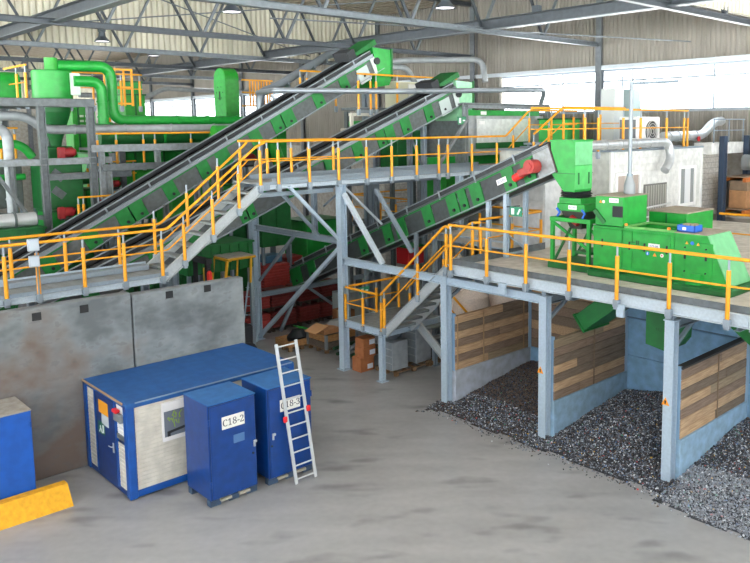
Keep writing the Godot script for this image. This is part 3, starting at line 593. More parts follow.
func pile(z0: float, z1: float, top: float, label: String, k: int, peak: float):
	var f := FastNoiseLite.new(); f.seed = 40 + k; f.frequency = 0.02
	var o := thing("scrap_heap", label, "scrap heap", V(14.8, 0, (z0 + z1) * 0.5))
	var mb := B(); var nx := 40; var nz := 34; var zc := (z0 + z1) * 0.5
	var P := func(i: int, j: int) -> Vector3:
		var x := 12.3 + 4.1 * i / nx; var u := float(j) / nz
		var z := lerpf(z0, z1, u)
		if x < 13.2: z = lerpf(z0 - 0.35, z1 + 0.35, u)
		return V(x, hgt(x, z, z0, z1, top, f, peak), z)
	for i in nx:
		for j in nz:
			var a: Vector3 = P.call(i, j); var b: Vector3 = P.call(i + 1, j); var c: Vector3 = P.call(i + 1, j + 1); var d: Vector3 = P.call(i, j + 1)
			if maxf(maxf(a.y, b.y), maxf(c.y, d.y)) > 0.0: mb.to(a, b, c, Vector3.UP); mb.to(a, c, d, Vector3.UP)
	var base := part("heap_body", mb, M(["4a4440", "3d4046", "4a4f57"][k], 0.9, 0.0, "grain", V(3, 3, 3)), o); base.set_meta("kind", "stuff")
	# flakes lying on it
	var fl := B(); fl.hexa([V(-0.5, -0.1, -0.35), V(0.45, -0.12, -0.5), V(0.55, -0.1, 0.4), V(-0.4, -0.1, 0.5), V(-0.45, 0.12, -0.3), V(0.4, 0.1, -0.4), V(0.5, 0.13, 0.35), V(-0.35, 0.1, 0.4)])
	var mm := MultiMesh.new(); mm.transform_format = MultiMesh.TRANSFORM_3D; mm.use_colors = true; mm.mesh = fl.mesh()
	var cnt := 22000; mm.instance_count = cnt
	var pal := [[Color(0.03, 0.032, 0.04), 34], [Color(0.09, 0.1, 0.12), 24], [Color(0.22, 0.25, 0.3), 18], [Color(0.42, 0.47, 0.52), 6], [Color(0.72, 0.75, 0.78), 5.0], [Color(0.14, 0.09, 0.06), 10], [Color(0.1, 0.2, 0.4), 2], [Color(0.6, 0.08, 0.07), 0.6], [Color(0.7, 0.45, 0.08), 0.5], [Color(0.08, 0.35, 0.2), 0.4]]
	var r := RandomNumberGenerator.new(); r.seed = 90 + k; var n := 0
	var tot := 0.0
	for q in pal: tot += q[1]
	while n < cnt:
		var x := r.randf_range(12.25, 16.38); var u := r.randf(); var z := lerpf(z0, z1, u)
		if x < 13.3: z = lerpf(z0 - 0.4, z1 + 0.4, u)
		var y := hgt(x, z, z0, z1, top, f, peak)
		if y <= 0.0 and r.randf() > (0.16 if hgt(x + 0.3, z, z0, z1, top, f, peak) > 0.0 else 0.01): continue
		var sc := r.randf_range(0.014, 0.04) * (1.0 if r.randf() < 0.93 else 1.5)
		var bs := Basis(V(r.randf_range(-1, 1), r.randf_range(-1, 1), r.randf_range(-1, 1)).normalized(), r.randf() * TAU).scaled(Vector3.ONE * sc)
		mm.set_instance_transform(n, Transform3D(bs, V(x, y + sc * 0.25, z) - o.position))
		var t := r.randf() * tot; var c := Color.BLACK
		for q in pal:
			t -= q[1]
			if t <= 0.0: c = q[0]; break
		if k == 0 and x > 13.9 and c.r > 0.2: c = Color(0.16, 0.11, 0.08)
		if k == 2 and x < 13.9: c = c.lerp(Color(0.55, 0.6, 0.66), 0.35)
		mm.set_instance_color(n, c); n += 1
	var mi := MultiMeshInstance3D.new(); mi.name = "flakes"; mi.multimesh = mm; mi.set_meta("kind", "stuff")
	var fm: StandardMaterial3D = StandardMaterial3D.new(); fm.vertex_color_use_as_albedo = true; fm.roughness = 0.55; mi.material_override = fm; o.add_child(mi)

func ribbed(o: Vector3, along: Vector3, length: float, y0: float, y1: float, nrm: Vector3, pitch := 0.075) -> MB:
	var mb := B(); var k := int((y1 - y0) / pitch)
	for i in k:
		var a := y0 + i * pitch; var p := [[a, 0.0], [a + pitch * 0.12, -0.012], [a + pitch * 0.24, 0.0], [a + pitch, 0.0]]
		for j in 3:
			var q: Vector3 = o + V(0, p[j][0], 0) + nrm * p[j][1]; var s: Vector3 = o + V(0, p[j + 1][0], 0) + nrm * p[j + 1][1]
			mb.qo(q, q + along * length, s + along * length, s, nrm)
	return mb

func yard():
	var cw := StandardMaterial3D.new(); cw.roughness = 0.85; cw.albedo_texture = wall_tex(); cw.uv1_triplanar = true; cw.uv1_world_triplanar = true; cw.uv1_scale = V(0.1, 0.1, 0.1)
	# concrete wall panels
	for i in 2:
		var x0: float = [1.2, 6.57][i]; var x1: float = [6.54, 9.26][i]
		var o := thing("concrete_wall_panel", ["long stained concrete wall panel behind the left cabinet and container end", "shorter pale concrete wall panel behind the container, right of the dark joint"][i], "wall panel", V((x0 + x1) * 0.5, 0, -16.2))
		part("slab", B().bx(V(x0, 0, -16.36), V(x1, 3.53 - 0.05 * i, -16.1), 0.02), cw, o)
		for x in ([2.75, 3.65, 4.65, 5.56] if i == 0 else [7.4, 8.32]): part("lifting_pocket", B().bx(V(x - 0.085, 3.27, -16.12), V(x + 0.085, 3.43, -16.088), 0.004), M("2c2d2d", 0.8), o, "dark lifting pocket")
	# site container
	var bl: Material = M("0d4f9e", 0.4, 0.0, "soft"); var roofm: Material = M("1f5a9b", 0.6, 0.0, "soft"); var navy: Material = M("1a3a78", 0.45, 0.0, "soft"); var cr: Material = M("d9d4c6", 0.6, 0.0, "soft")
	var c := thing("site_container", "blue framed site container with cream ribbed walls standing by the concrete wall", "container", V(7.3, 0, -15))
	part("roof", B().bx(V(5.42, 1.8, -16.06), V(9.16, 1.9, -13.88), 0.02), roofm, c, "matt blue flat roof")
	for k in 3: part("roof_seam", B().bx(V(6.34 + k * 0.94, 1.9, -16.0), V(6.36 + k * 0.94, 1.905, -13.95)), roofm, c)
	part("roof_edge", B().bx(V(5.405, 1.86, -16.06), V(5.43, 1.905, -14.02), 0.004), M("a08468", 0.6), c, "tan edge strip"); part("roof_edge", B().bx(V(5.6, 1.885, -13.89), V(9.1, 1.91, -13.865), 0.004), M("7d93ad", 0.5), c)
	for p in [[5.5, -13.96], [5.5, -15.98], [9.08, -13.96], [9.08, -15.98]]: part("corner_post", B().bx(V(p[0] - 0.08, 0.02, p[1] - 0.08), V(p[0] + 0.08, 1.86, p[1] + 0.08), 0.015), bl, c)
	part("sill", B().bx(V(5.44, 0.03, -14.02), V(9.14, 0.16, -13.9), 0.012), bl, c); part("sill", B().bx(V(5.44, 0.03, -16.04), V(5.58, 0.14, -13.9), 0.012), navy, c); part("sill", B().bx(V(9.0, 0.03, -16.04), V(9.14, 0.16, -13.9), 0.012), bl, c)
	part("core", B().bx(V(5.5, 0.1, -16.02), V(9.1, 1.82, -13.98)), navy, c)
	part("front_cladding", ribbed(V(5.6, 0, -13.93), V(1, 0, 0), 3.45, 0.16, 1.8, V(0, 0, 1), 0.082), cr, c, "cream ribbed cladding")
	part("end_cladding", ribbed(V(5.45, 0, -15.92), V(0, 0, 1), 0.4, 0.14, 1.8, V(-1, 0, 0), 0.082), cr, c, "cream ribbed strip left of the door"); part("end_cladding", ribbed(V(5.45, 0, -14.4), V(0, 0, 1), 0.36, 0.14, 1.12, V(-1, 0, 0), 0.082), cr, c); part("end_cladding", ribbed(V(5.45, 0, -14.4), V(0, 0, 1), 0.36, 1.22, 1.8, V(-1, 0, 0), 0.082), M("e4e6e4", 0.6), c, "white ribbed strip right of the door")
	var dr := part("door", B().bx(V(5.43, 0.12, -15.42), V(5.48, 1.8, -14.5), 0.008), navy, c, "dark blue door")
	part("door_frame", B().bx(V(5.425, 0.12, -15.5), V(5.47, 1.82, -15.44)).bx(V(5.425, 0.12, -14.48), V(5.47, 1.82, -14.4)), bl, c)
	part("handle", B().box(V(5.42, 0.86, -14.58), V(0.02, 0.2, 0.05), 0.006).tube([V(5.41, 0.88, -14.58), V(5.38, 0.88, -14.6), V(5.38, 0.87, -14.72)], 0.011, 6), M("d0d4d6", 0.3, 0.7), dr, "chrome handle")
	part("notice", B().bx(V(5.424, 1.42, -15.25), V(5.43, 1.68, -14.78)), M("f0a21e", 0.6), dr, "orange notice"); part("notice", B().bx(V(5.424, 1.2, -15.12), V(5.43, 1.415, -14.78)), M("c9d3d8", 0.6), dr, "white notice"); var ex := part("exit_sign", B().bx(V(5.424, 0.97, -15.32), V(5.43, 1.22, -15.0)), M("2c6b58", 0.6), dr, "green exit pictogram")
	part("pictogram", B().box(V(5.421, 1.12, -15.2), V(0.006, 0.05, 0.04)).beam(V(5.421, 1.09, -15.2), V(5.421, 1.0, -15.26), 0.006, 0.03).beam(V(5.421, 1.09, -15.18), V(5.421, 1.0, -15.12), 0.006, 0.03).box(V(5.421, 1.1, -15.06), V(0.006, 0.16, 0.06)), M("dfe8e4", 0.6), ex)
	part("grey_band", B().bx(V(5.43, 1.12, -14.4), V(5.455, 1.22, -14.02), 0.004), M("6f7474", 0.6), c); var fx := part("fuse_box", B().bx(V(5.36, 1.5, -14.36), V(5.45, 1.66, -14.04), 0.015), M("7b8080", 0.6), c, "grey fuse box"); part("warning_light", B().bx(V(5.34, 1.66, -14.38), V(5.44, 1.73, -14.2), 0.015), M("d3232a", 0.4), fx, "red warning lamp cap")
	# its window
	var wf: Material = M("eceae8", 0.5); var wn := part("window_frame", B().bx(V(6.12, 0.96, -13.94), V(6.95, 1.04, -13.9), 0.006).bx(V(6.12, 1.56, -13.95), V(6.95, 1.74, -13.88), 0.012).bx(V(6.12, 1.02, -13.94), V(6.16, 1.6, -13.905)).bx(V(6.91, 1.02, -13.94), V(6.95, 1.6, -13.905)), wf, c, "white window frame with shutter box")
	part("pane", B().bx(V(6.15, 1.03, -13.93), V(6.92, 1.57, -13.92)), M("79808a", 0.08, 0.0), wn, "dark glass pane")
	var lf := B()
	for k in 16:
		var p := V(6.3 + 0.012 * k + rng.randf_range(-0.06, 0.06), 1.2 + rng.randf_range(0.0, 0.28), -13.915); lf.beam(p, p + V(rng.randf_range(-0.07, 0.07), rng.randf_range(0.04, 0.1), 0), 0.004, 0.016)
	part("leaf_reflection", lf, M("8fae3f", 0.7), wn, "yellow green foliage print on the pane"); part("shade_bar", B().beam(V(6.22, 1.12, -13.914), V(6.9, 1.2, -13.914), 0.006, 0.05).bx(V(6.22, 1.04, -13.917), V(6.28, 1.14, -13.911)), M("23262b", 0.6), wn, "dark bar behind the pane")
	# lockers
	for i in 2:
		var x0: float = [6.38, 7.63][i]; var x1: float = [7.37, 8.66][i]; var m: Material = M("083c82", 0.3, 0.0, "soft"); var mid := (x0 + x1) * 0.5
		var o := thing("equipment_cabinet", ["tall blue steel cabinet with the C18-2 plate in front of the container", "tall blue steel cabinet with the C18-3 plate behind the leaning ladder"][i], "cabinet", V(mid, 0, -13.0))
		part("body", B().bx(V(x0, 0.13, -13.5), V(x1, 1.97, -12.56), 0.012), m, o); part("top_plate", B().bx(V(x0 - 0.005, 1.965, -13.5), V(x1 + 0.005, 1.985, -12.53), 0.005), M("2f6cab", 0.6, 0.0, "soft"), o)
		part("door_seam", B().bx(V(x0 + 0.015, 0.15, -12.562), V(x1 - 0.015, 1.95, -12.55)), M("062a5e", 0.5), o); var d := part("door", B().bx(V(x0 + 0.03, 0.16, -12.56), V(x1 - 0.03, 1.94, -12.525), 0.008), m, o)
		for z in [-13.4, -12.66]:
			for x in [x0 + 0.11, mid, x1 - 0.11]: part("foot", B().bx(V(x - 0.11, 0.0, z - 0.07), V(x + 0.11, 0.13, z + 0.07), 0.006), M("41566f", 0.6, 0.1, "grime"), o)
		for x in [x0 + 0.3, x1 - 0.3]: part("fork_pocket", B().bx(V(x - 0.11, 0.08, -12.6), V(x + 0.11, 0.13, -12.515), 0.004), M("a9a494", 0.6, 0.3), o)
		var lx: float = [6.64, 7.9][i]
		var pl := part("name_plate", B().bx(V(lx, 1.455, -12.525), V(lx + 0.47, 1.695, -12.512), 0.003), M("e6e3da", 0.6), d, "white name plate")
		text(["C18-2", "C18-3"][i], 0.175, pl, Transform3D(Basis(), V(lx + 0.235, 1.575, -12.51)), M("2d3140", 0.6), true)
		if i == 0: part("grey_label", B().bx(V(6.87, 1.13, -12.525), V(7.1, 1.29, -12.519)), M("4a6f9e", 0.5), d)
		var hx := x1 - 0.07 if i == 0 else x0 + 0.09
		part("handle", B().box(V(hx, 1.0, -12.51), V(0.04, 0.12, 0.03), 0.008).box(V(hx, 1.06, -12.48), V(0.07, 0.05, 0.05), 0.01), M("c3c8cb", 0.35, 0.6), d, "steel lock handle"); part("keyhole", B().cyl(V(hx - 0.03, 0.82, -12.53), V(hx - 0.03, 0.82, -12.51), 0.022, 10), M("20242b", 0.5), d)
		for y in [0.45, 1.65]: part("hinge", B().cyl(V(x0 + 0.01 if i == 0 else x1 - 0.01, y - 0.06, -12.54), V(x0 + 0.01 if i == 0 else x1 - 0.01, y + 0.06, -12.54), 0.016, 8), m, o)
	# ladder leaning on the second cabinet
	var al: Material = M("cfd2d2", 0.35, 0.6); var ld := thing("ladder", "aluminium ladder with red hooks leaning on the right blue cabinet", "ladder", V(8.28, 0, -12.32))
	var b0 := V(8.06, 0.0, -12.26); var t0 := V(7.93, 2.8, -12.64); var dx := V(0.46, 0, 0)
	for k in 2: part("stile", B().beam(b0 + dx * k, t0 + dx * k, 0.03, 0.07, 0.006), al, ld)
	for k in 11:
		var p := b0.lerp(t0, (k + 0.35) / 10.6); part("rung", B().cyl(p, p + dx, 0.017, 8), al, ld)
	for k in 2: part("hook", B().box(b0.lerp(t0, 0.47 if k == 0 else 0.5) + dx * k + V(-0.05 if k == 0 else 0.05, 0, 0.02), V(0.09, 0.12, 0.06), 0.02), M("d8262c", 0.4), ld, "red plastic hook")
	# left cabinet and the yellow kerb
	var lc := thing("equipment_cabinet", "blue cabinet with a bare grey top at the left edge of the yard", "cabinet", V(3.4, 0, -15.4))
	part("body", B().bx(V(2.6, 0.02, -15.98), V(4.12, 1.86, -15.0), 0.012), M("0f55b0", 0.35, 0.0, "soft"), lc); part("top_plate", B().bx(V(2.6, 1.86, -15.98), V(4.13, 1.885, -14.99), 0.006), M("a8a39b", 0.8, 0.0, "grime"), lc, "bare grey top plate"); part("hinge", B().cyl(V(4.1, 1.55, -14.99), V(4.1, 1.66, -14.99), 0.016, 8), M("0d468f", 0.4), lc)
	var kb := B(); kb.prism(PackedVector2Array([Vector2(-14.5, 0), Vector2(-14.95, 0), Vector2(-14.95, 0.36), Vector2(-14.76, 0.36)]), Transform3D(Basis(V(0, 0, 1), V(0, 1, 0), V(-1, 0, 0)), V(3.1, 0, 0)), 3.0)
	solo("wheel_stop", kb, M("f2b11e", 0.7, 0.0, "grime", V(0.8, 0.8, 0.8)), "scuffed yellow concrete wheel stop lying in front of the left blue cabinet", "wheel stop")
const GRN := "1b9e38"
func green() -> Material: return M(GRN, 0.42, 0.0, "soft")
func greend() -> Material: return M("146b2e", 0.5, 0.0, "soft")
func plate(par: Node3D, c: Vector3, w: float, h: float, face_x: bool, s: String, sz: float):
	var p := part("label_plate", B().box(c, V(0.008, h, w) if face_x else V(w, h, 0.008), 0.002), M("e9e9ea", 0.5), par, "white label plate")
	if s: text(s, sz, p, Transform3D(FX if face_x else Basis(), c + (V(-0.006, 0, 0) if face_x else V(0, 0, 0.006))), M("3a4a86", 0.6))
func dot(par: Node3D, c: Vector3, r: float, hex: String, tri := false, nm := "sticker"):
	var b := Transform3D(Basis(V(0, 0, 1), V(0, 1, 0), V(-1, 0, 0)), c)
	var pg := PackedVector2Array()
	if tri: pg = PackedVector2Array([Vector2(-r, -r * 0.8), Vector2(r, -r * 0.8), Vector2(0, r)])
	else:
		for k in 14: pg.append(Vector2(cos(TAU * k / 14), sin(TAU * k / 14)) * r)
	part(nm, B().prism(pg, b, 0.006), M(hex, 0.5), par)

func machines():
	var g := green(); var gd := greend(); var dusty: Material = M("a99f8e", 0.85, 0.0, "grime"); var blk: Material = M("23262a", 0.7); var pale: Material = M("70c384", 0.45, 0.0, "soft")
	# --- shredder
	var o := thing("shredder", "long bright green shredder with open hopper on the machine platform", "machine", V(15.2, DK, -8.4))
	part("skid", B().bx(V(14.5, 3.6, -9.9), V(15.8, 3.74, -6.55), 0.02).bx(V(14.42, 3.6, -7.75), V(15.8, 3.73, -6.5), 0.02), gd, o)
	var bd := part("body", B().bx(V(14.7, 3.74, -9.88), V(15.72, 4.5, -7.86), 0.015).bx(V(14.7, 4.5, -9.88), V(14.74, 4.75, -7.86)).bx(V(15.68, 4.5, -9.88), V(15.72, 4.75, -7.86)).bx(V(14.7, 4.5, -9.88), V(15.72, 4.75, -9.1)).bx(V(14.7, 4.5, -7.9), V(15.72, 4.75, -7.86)), g, o)
	for e in [[-9.86, -9.12], [-9.1, -8.86], [-8.84, -7.95]]: part("door_panel", B().bx(V(14.68, 3.86, e[0]), V(14.71, 4.7, e[1]), 0.006), g, bd)
	for z in [-9.62, -8.92, -8.55, -8.02]: part("latch", B().bx(V(14.66, 4.28, z - 0.018), V(14.69, 4.46, z + 0.018), 0.004), blk, bd, "black latch")
	for z in [-9.05, -8.02]: part("corner_lamp", B().box(V(14.74, 4.82, z), V(0.06, 0.06, 0.06), 0.01).cyl(V(14.74, 4.72, z), V(14.74, 4.8, z), 0.03, 8), M("e08a2a", 0.5), o, "orange corner lamp")
	part("hopper_rim", B().bx(V(14.7, 4.75, -9.06), V(14.76, 4.8, -7.86), 0.008).bx(V(15.66, 4.75, -9.06), V(15.72, 4.8, -7.86), 0.008).bx(V(14.7, 4.75, -7.92), V(15.72, 4.8, -7.86), 0.008).bx(V(14.7, 4.75, -9.08), V(15.72, 4.8, -9.02), 0.008), M("6db65f", 0.5, 0.0, "grime"), o)
	part("hopper_floor", B().hexa([V(14.75, 4.5, -9.0), V(15.67, 4.5, -9.0), V(15.67, 4.51, -7.92), V(14.75, 4.51, -7.92), V(14.75, 4.72, -9.0), V(15.67, 4.54, -9.0), V(15.67, 4.54, -7.92), V(14.75, 4.54, -7.92)]), M("9c9a6c", 0.8, 0.0, "grime"), o, "dusty hopper floor"); part("divider", B().bx(V(14.76, 4.54, -8.4), V(15.66, 4.7, -8.36)), g, o)
	plate(o, V(14.675, 4.42, -8.32), 0.27, 0.11, true, "073.06", 0.07)
	part("logo", B().box(V(14.676, 4.46, -8.86), V(0.008, 0.014, 0.15)).box(V(14.676, 4.46, -8.74), V(0.008, 0.09, 0.03)).box(V(14.676, 4.46, -8.695), V(0.008, 0.09, 0.025)), M("1c4a2a", 0.5), o)
	dot(o, V(14.674, 4.25, -8.47), 0.04, "2a6fd0"); part("mark", B().box(V(14.67, 4.25, -8.47), V(0.004, 0.045, 0.02)), M("f2f4f6", 0.5), o); dot(o, V(14.674, 4.24, -8.3), 0.045, "f0922a", true); dot(o, V(14.674, 4.24, -8.13), 0.04, "f0e4e4"); part("mark", B().box(V(14.67, 4.24, -8.13), V(0.004, 0.03, 0.03)), M("c4374e", 0.5), o)
	# drive module
	var prof := PackedVector2Array([Vector2(-7.84, 3.74), Vector2(-6.66, 3.74), Vector2(-7.14, 4.76), Vector2(-7.84, 4.76)])
	var dm := part("drive_housing", B().prism(prof, Transform3D(Basis(V(0, 0, 1), V(0, 1, 0), V(-1, 0, 0)), V(15.2, 0, 0)), 1.04), g, o)
	part("top_plate", B().bx(V(14.67, 4.76, -7.85), V(15.73, 4.775, -7.13)), dusty, o, "dusty top"); var n := V(0, 0.48, 1.02).normalized()
	part("side_plate", B().hexa([V(14.69, 3.76, -6.665), V(15.71, 3.76, -6.665), V(15.71, 4.75, -7.133), V(14.69, 4.75, -7.133), V(14.69, 3.76, -6.645), V(15.71, 3.76, -6.645), V(15.71, 4.75, -7.113), V(14.69, 4.75, -7.113)]), pale, o, "pale green sloping end plate")
	part("hatch", B().bx(V(14.665, 3.8, -7.62), V(14.69, 4.6, -7.0), 0.006), g, dm)
	part("foot", B().hexa([V(14.5, 3.74, -7.5), V(14.68, 3.74, -7.5), V(14.68, 3.74, -7.15), V(14.5, 3.74, -7.2), V(14.62, 3.95, -7.42), V(14.68, 3.95, -7.42), V(14.68, 3.95, -7.2), V(14.62, 3.95, -7.22)]), g, dm)
	for z in [-7.6, -7.14]:
		part("latch", B().bx(V(14.645, 4.24, z - 0.02), V(14.67, 4.36, z + 0.02), 0.004), blk, dm)
		for y in [3.98, 4.48]: part("bolt", B().cyl(V(14.64, y, z), V(14.67, y, z), 0.018, 6), blk, dm)
	dot(o, V(14.655, 4.58, -7.56), 0.035, "e2a02a", true); dot(o, V(14.655, 4.58, -7.44), 0.04, "2a78d8"); dot(o, V(14.655, 4.57, -7.31), 0.035, "f09a2a", true)
	dot_slope(o, V(15.2, 4.48, -6.99), n)
	# intake box with the chimney pipe
	var ib := thing("intake_box", "green intake box with a dusty top and small dark window above the shredder", "machine", V(15.2, 4.75, -9.5))
	part("housing", B().bx(V(14.74, 4.76, -9.86), V(15.76, 5.42, -9.14), 0.012), g, ib); part("top_plate", B().bx(V(14.72, 5.42, -9.88), V(15.78, 5.44, -9.12), 0.004), dusty, ib, "dusty top"); part("window", B().bx(V(14.72, 4.97, -9.4), V(14.75, 5.22, -9.14), 0.004), blk, ib, "dark window")
	part("flap", B().beam(V(14.72, 4.82, -9.6), V(14.7, 5.1, -9.86), 0.02, 0.1), gd, ib); plate(ib, V(14.73, 5.34, -9.37), 0.24, 0.1, true, "073.04", 0.065); dot(ib, V(14.732, 5.3, -9.72), 0.035, "f0922a", true); dot(ib, V(14.732, 5.3, -9.64), 0.035, "efd6d8")
	var cp := thing("vent_pipe", "slender grey vent pipe with a conical foot rising from the intake box", "pipe", V(15.45, 5.44, -9.45))
	part("foot", B().lathe([Vector2(0.13, 0), Vector2(0.13, 0.2), Vector2(0.06, 0.42), Vector2(0.05, 0.42)], V(15.5, 5.44, -9.45), Basis(), 18), M("8f9597", 0.5, 0.3), cp); part("pipe", B().cyl(V(15.5, 5.8, -9.45), V(15.5, 8.0, -9.45), 0.045, 12), M("878f94", 0.45, 0.4), cp)
	part("collar", B().cyl(V(15.5, 5.84, -9.45), V(15.5, 5.9, -9.45), 0.07, 12), galvd(), cp); part("arm", B().cyl(V(15.5, 7.95, -9.45), V(15.5, 7.95, -8.3), 0.03, 8), galvd(), cp)
	var b2 := thing("green_housing", "low green housing with a dusty lid behind the shredder", "machine", V(17, DK, -9))
	part("housing", B().bx(V(16.3, 3.62, -9.4), V(17.6, 4.97, -8.42), 0.015), g, b2); part("lid", B().bx(V(16.28, 4.97, -9.42), V(17.62, 5.0, -8.4), 0.004), dusty, b2, "dusty lid"); part("rib", B().bx(V(16.28, 3.7, -8.95), V(16.31, 4.95, -8.92)), gd, b2)
	var tb := thing("parts_tray", "small blue plastic tray of parts on top of the drive housing", "tray", V(14.95, 4.775, -7.7))
	var bp: Material = M("1f63c4", 0.4); part("tray", B().bx(V(14.78, 4.78, -7.86), V(15.12, 4.8, -7.46)).bx(V(14.78, 4.78, -7.86), V(14.8, 4.92, -7.46), 0.004).bx(V(15.1, 4.78, -7.86), V(15.12, 4.92, -7.46), 0.004).bx(V(14.78, 4.78, -7.86), V(15.12, 4.92, -7.84), 0.004).bx(V(14.78, 4.78, -7.48), V(15.12, 4.92, -7.46), 0.004), bp, tb)
	part("label", B().bx(V(14.772, 4.82, -7.73), V(14.78, 4.88, -7.65)), M("e8ebee", 0.5), tb); part("scrap_parts", B().box(V(14.93, 4.9, -7.7), V(0.2, 0.1, 0.16), 0.03).box(V(14.98, 4.91, -7.56), V(0.16, 0.08, 0.12), 0.02), M("97886f", 0.8), tb)
	# feed hopper on its stand
	var st := thing("feeder_stand", "green braced stand of square tube under the feed hopper", "stand", V(15.3, DK, -10.6))
	part("base", B().bx(V(14.72, 3.6, -11.2), V(15.85, 3.76, -9.96), 0.015), gd, st)
	for p in [[14.82, -11.12], [14.82, -10.08], [15.72, -11.12], [15.72, -10.08]]: part("leg", B().bx(V(p[0] - 0.045, 3.76, p[1] - 0.045), V(p[0] + 0.045, 4.82, p[1] + 0.045), 0.008), g, st)
	for x in [14.82, 15.72]:
		part("top_beam", B().bx(V(x - 0.05, 4.74, -11.18), V(x + 0.05, 4.84, -10.02), 0.008), g, st); part("brace", B().beam(V(x, 4.7, -11.08), V(x, 4.15, -10.12), 0.05, 0.06), g, st); part("brace", B().beam(V(x, 3.8, -11.05), V(x, 4.6, -10.6), 0.05, 0.05), gd, st)
	part("top_beam", B().bx(V(14.82, 4.74, -11.17), V(15.72, 4.84, -11.07)).bx(V(14.82, 4.74, -10.13), V(15.72, 4.84, -10.03)), g, st); part("shelf", B().bx(V(14.85, 4.0, -10.5), V(15.7, 4.06, -10.06)), gd, st)
	var h := thing("feed_hopper", "tall bright green feed hopper under the head of the short conveyor", "hopper", V(15.3, 4.84, -10.9))
	part("bin", B().bx(V(14.95, 5.88, -11.3), V(15.68, 6.66, -10.6), 0.01), g, h); part("cone", B().hexa([V(14.97, 5.44, -10.92), V(15.66, 5.44, -10.92), V(15.66, 5.44, -10.6), V(14.97, 5.44, -10.6), V(14.96, 5.88, -11.3), V(15.67, 5.88, -11.3), V(15.67, 5.88, -10.6), V(14.96, 5.88, -10.6)]), g, h)
	part("seam", B().bx(V(14.94, 5.87, -11.3), V(15.69, 5.89, -10.59)), gd, h); part("rim", B().bx(V(14.93, 6.64, -11.32), V(15.7, 6.68, -10.58), 0.006), g, h); part("side_plate", B().bx(V(14.97, 6.08, -10.602), V(15.66, 6.63, -10.585)), pale, h, "pale green side plate"); part("side_plate", B().bx(V(14.97, 5.5, -10.602), V(15.66, 6.06, -10.585)), M("56c268", 0.42, 0.0, "soft"), h)
	for x in [15.1, 15.52]: part("grip", B().bx(V(x - 0.03, 5.62, -10.6), V(x + 0.03, 5.9, -10.57), 0.006), gd, h)
	part("bellows", B().lathe([Vector2(0.3, 5.3), Vector2(0.38, 5.33), Vector2(0.33, 5.36), Vector2(0.39, 5.39), Vector2(0.33, 5.42), Vector2(0.36, 5.45)], V(15.3, 0, -10.78), Basis(), 22), blk, h, "black rubber bellows")
	var fe := part("feeder", B().bx(V(14.95, 4.98, -11.1), V(15.66, 5.16, -10.3), 0.012).bx(V(14.98, 5.16, -11.06), V(15.62, 5.3, -10.42), 0.012), g, h); part("trough", B().hexa([V(15.1, 4.55, -10.8), V(15.5, 4.55, -10.8), V(15.5, 4.55, -10.5), V(15.1, 4.55, -10.5), V(14.98, 4.98, -11.0), V(15.62, 4.98, -11.0), V(15.62, 4.98, -10.35), V(14.98, 4.98, -10.35)]), M("3c3f3a", 0.6), fe); part("motor", B().cyl(V(15.0, 4.82, -10.72), V(15.0, 4.7, -10.5), 0.09, 12), M("b3262b", 0.5), fe, "red vibrator motor")
	plate(fe, V(14.945, 5.08, -10.64), 0.24, 0.1, true, "073.02", 0.065)
	for z in [-11.08, -10.36]: part("spring", B().tube([V(14.92, 5.04, z), V(14.92, 4.95, z + 0.09), V(14.92, 4.84, z + 0.02)], 0.03, 8), M("1f66d0", 0.4), fe, "blue spring arm")
	# chutes hanging under the platform
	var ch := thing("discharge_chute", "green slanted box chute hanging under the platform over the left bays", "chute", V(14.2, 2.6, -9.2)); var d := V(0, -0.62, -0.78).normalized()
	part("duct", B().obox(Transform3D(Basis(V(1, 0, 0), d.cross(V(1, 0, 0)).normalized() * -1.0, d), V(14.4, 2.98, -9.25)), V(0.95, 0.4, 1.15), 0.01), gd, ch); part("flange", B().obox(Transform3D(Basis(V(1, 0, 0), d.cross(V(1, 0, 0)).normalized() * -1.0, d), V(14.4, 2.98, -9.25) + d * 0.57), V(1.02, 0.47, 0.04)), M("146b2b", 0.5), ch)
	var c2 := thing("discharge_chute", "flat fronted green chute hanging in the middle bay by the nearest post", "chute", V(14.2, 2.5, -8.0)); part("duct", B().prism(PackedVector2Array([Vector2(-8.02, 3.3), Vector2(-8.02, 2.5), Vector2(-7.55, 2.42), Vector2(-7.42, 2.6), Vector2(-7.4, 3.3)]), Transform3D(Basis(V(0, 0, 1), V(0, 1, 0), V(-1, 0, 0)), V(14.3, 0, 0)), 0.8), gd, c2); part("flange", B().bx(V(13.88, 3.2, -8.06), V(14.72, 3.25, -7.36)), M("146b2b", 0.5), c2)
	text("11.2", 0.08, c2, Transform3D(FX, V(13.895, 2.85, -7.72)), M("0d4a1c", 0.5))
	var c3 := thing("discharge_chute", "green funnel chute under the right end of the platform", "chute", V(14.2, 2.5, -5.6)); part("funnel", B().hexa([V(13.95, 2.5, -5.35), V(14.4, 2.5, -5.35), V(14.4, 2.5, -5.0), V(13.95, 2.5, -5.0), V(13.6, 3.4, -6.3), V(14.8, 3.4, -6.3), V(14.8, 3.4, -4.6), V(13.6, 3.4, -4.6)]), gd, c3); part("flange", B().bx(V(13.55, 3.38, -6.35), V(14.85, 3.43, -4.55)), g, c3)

func dot_slope(par: Node3D, c: Vector3, n: Vector3):
	part("sticker", B().obox(Transform3D(B().fr(c, c + n).basis, c), V(0.16, 0.13, 0.008)), M("e6f0e8", 0.5), par, "white sticker")

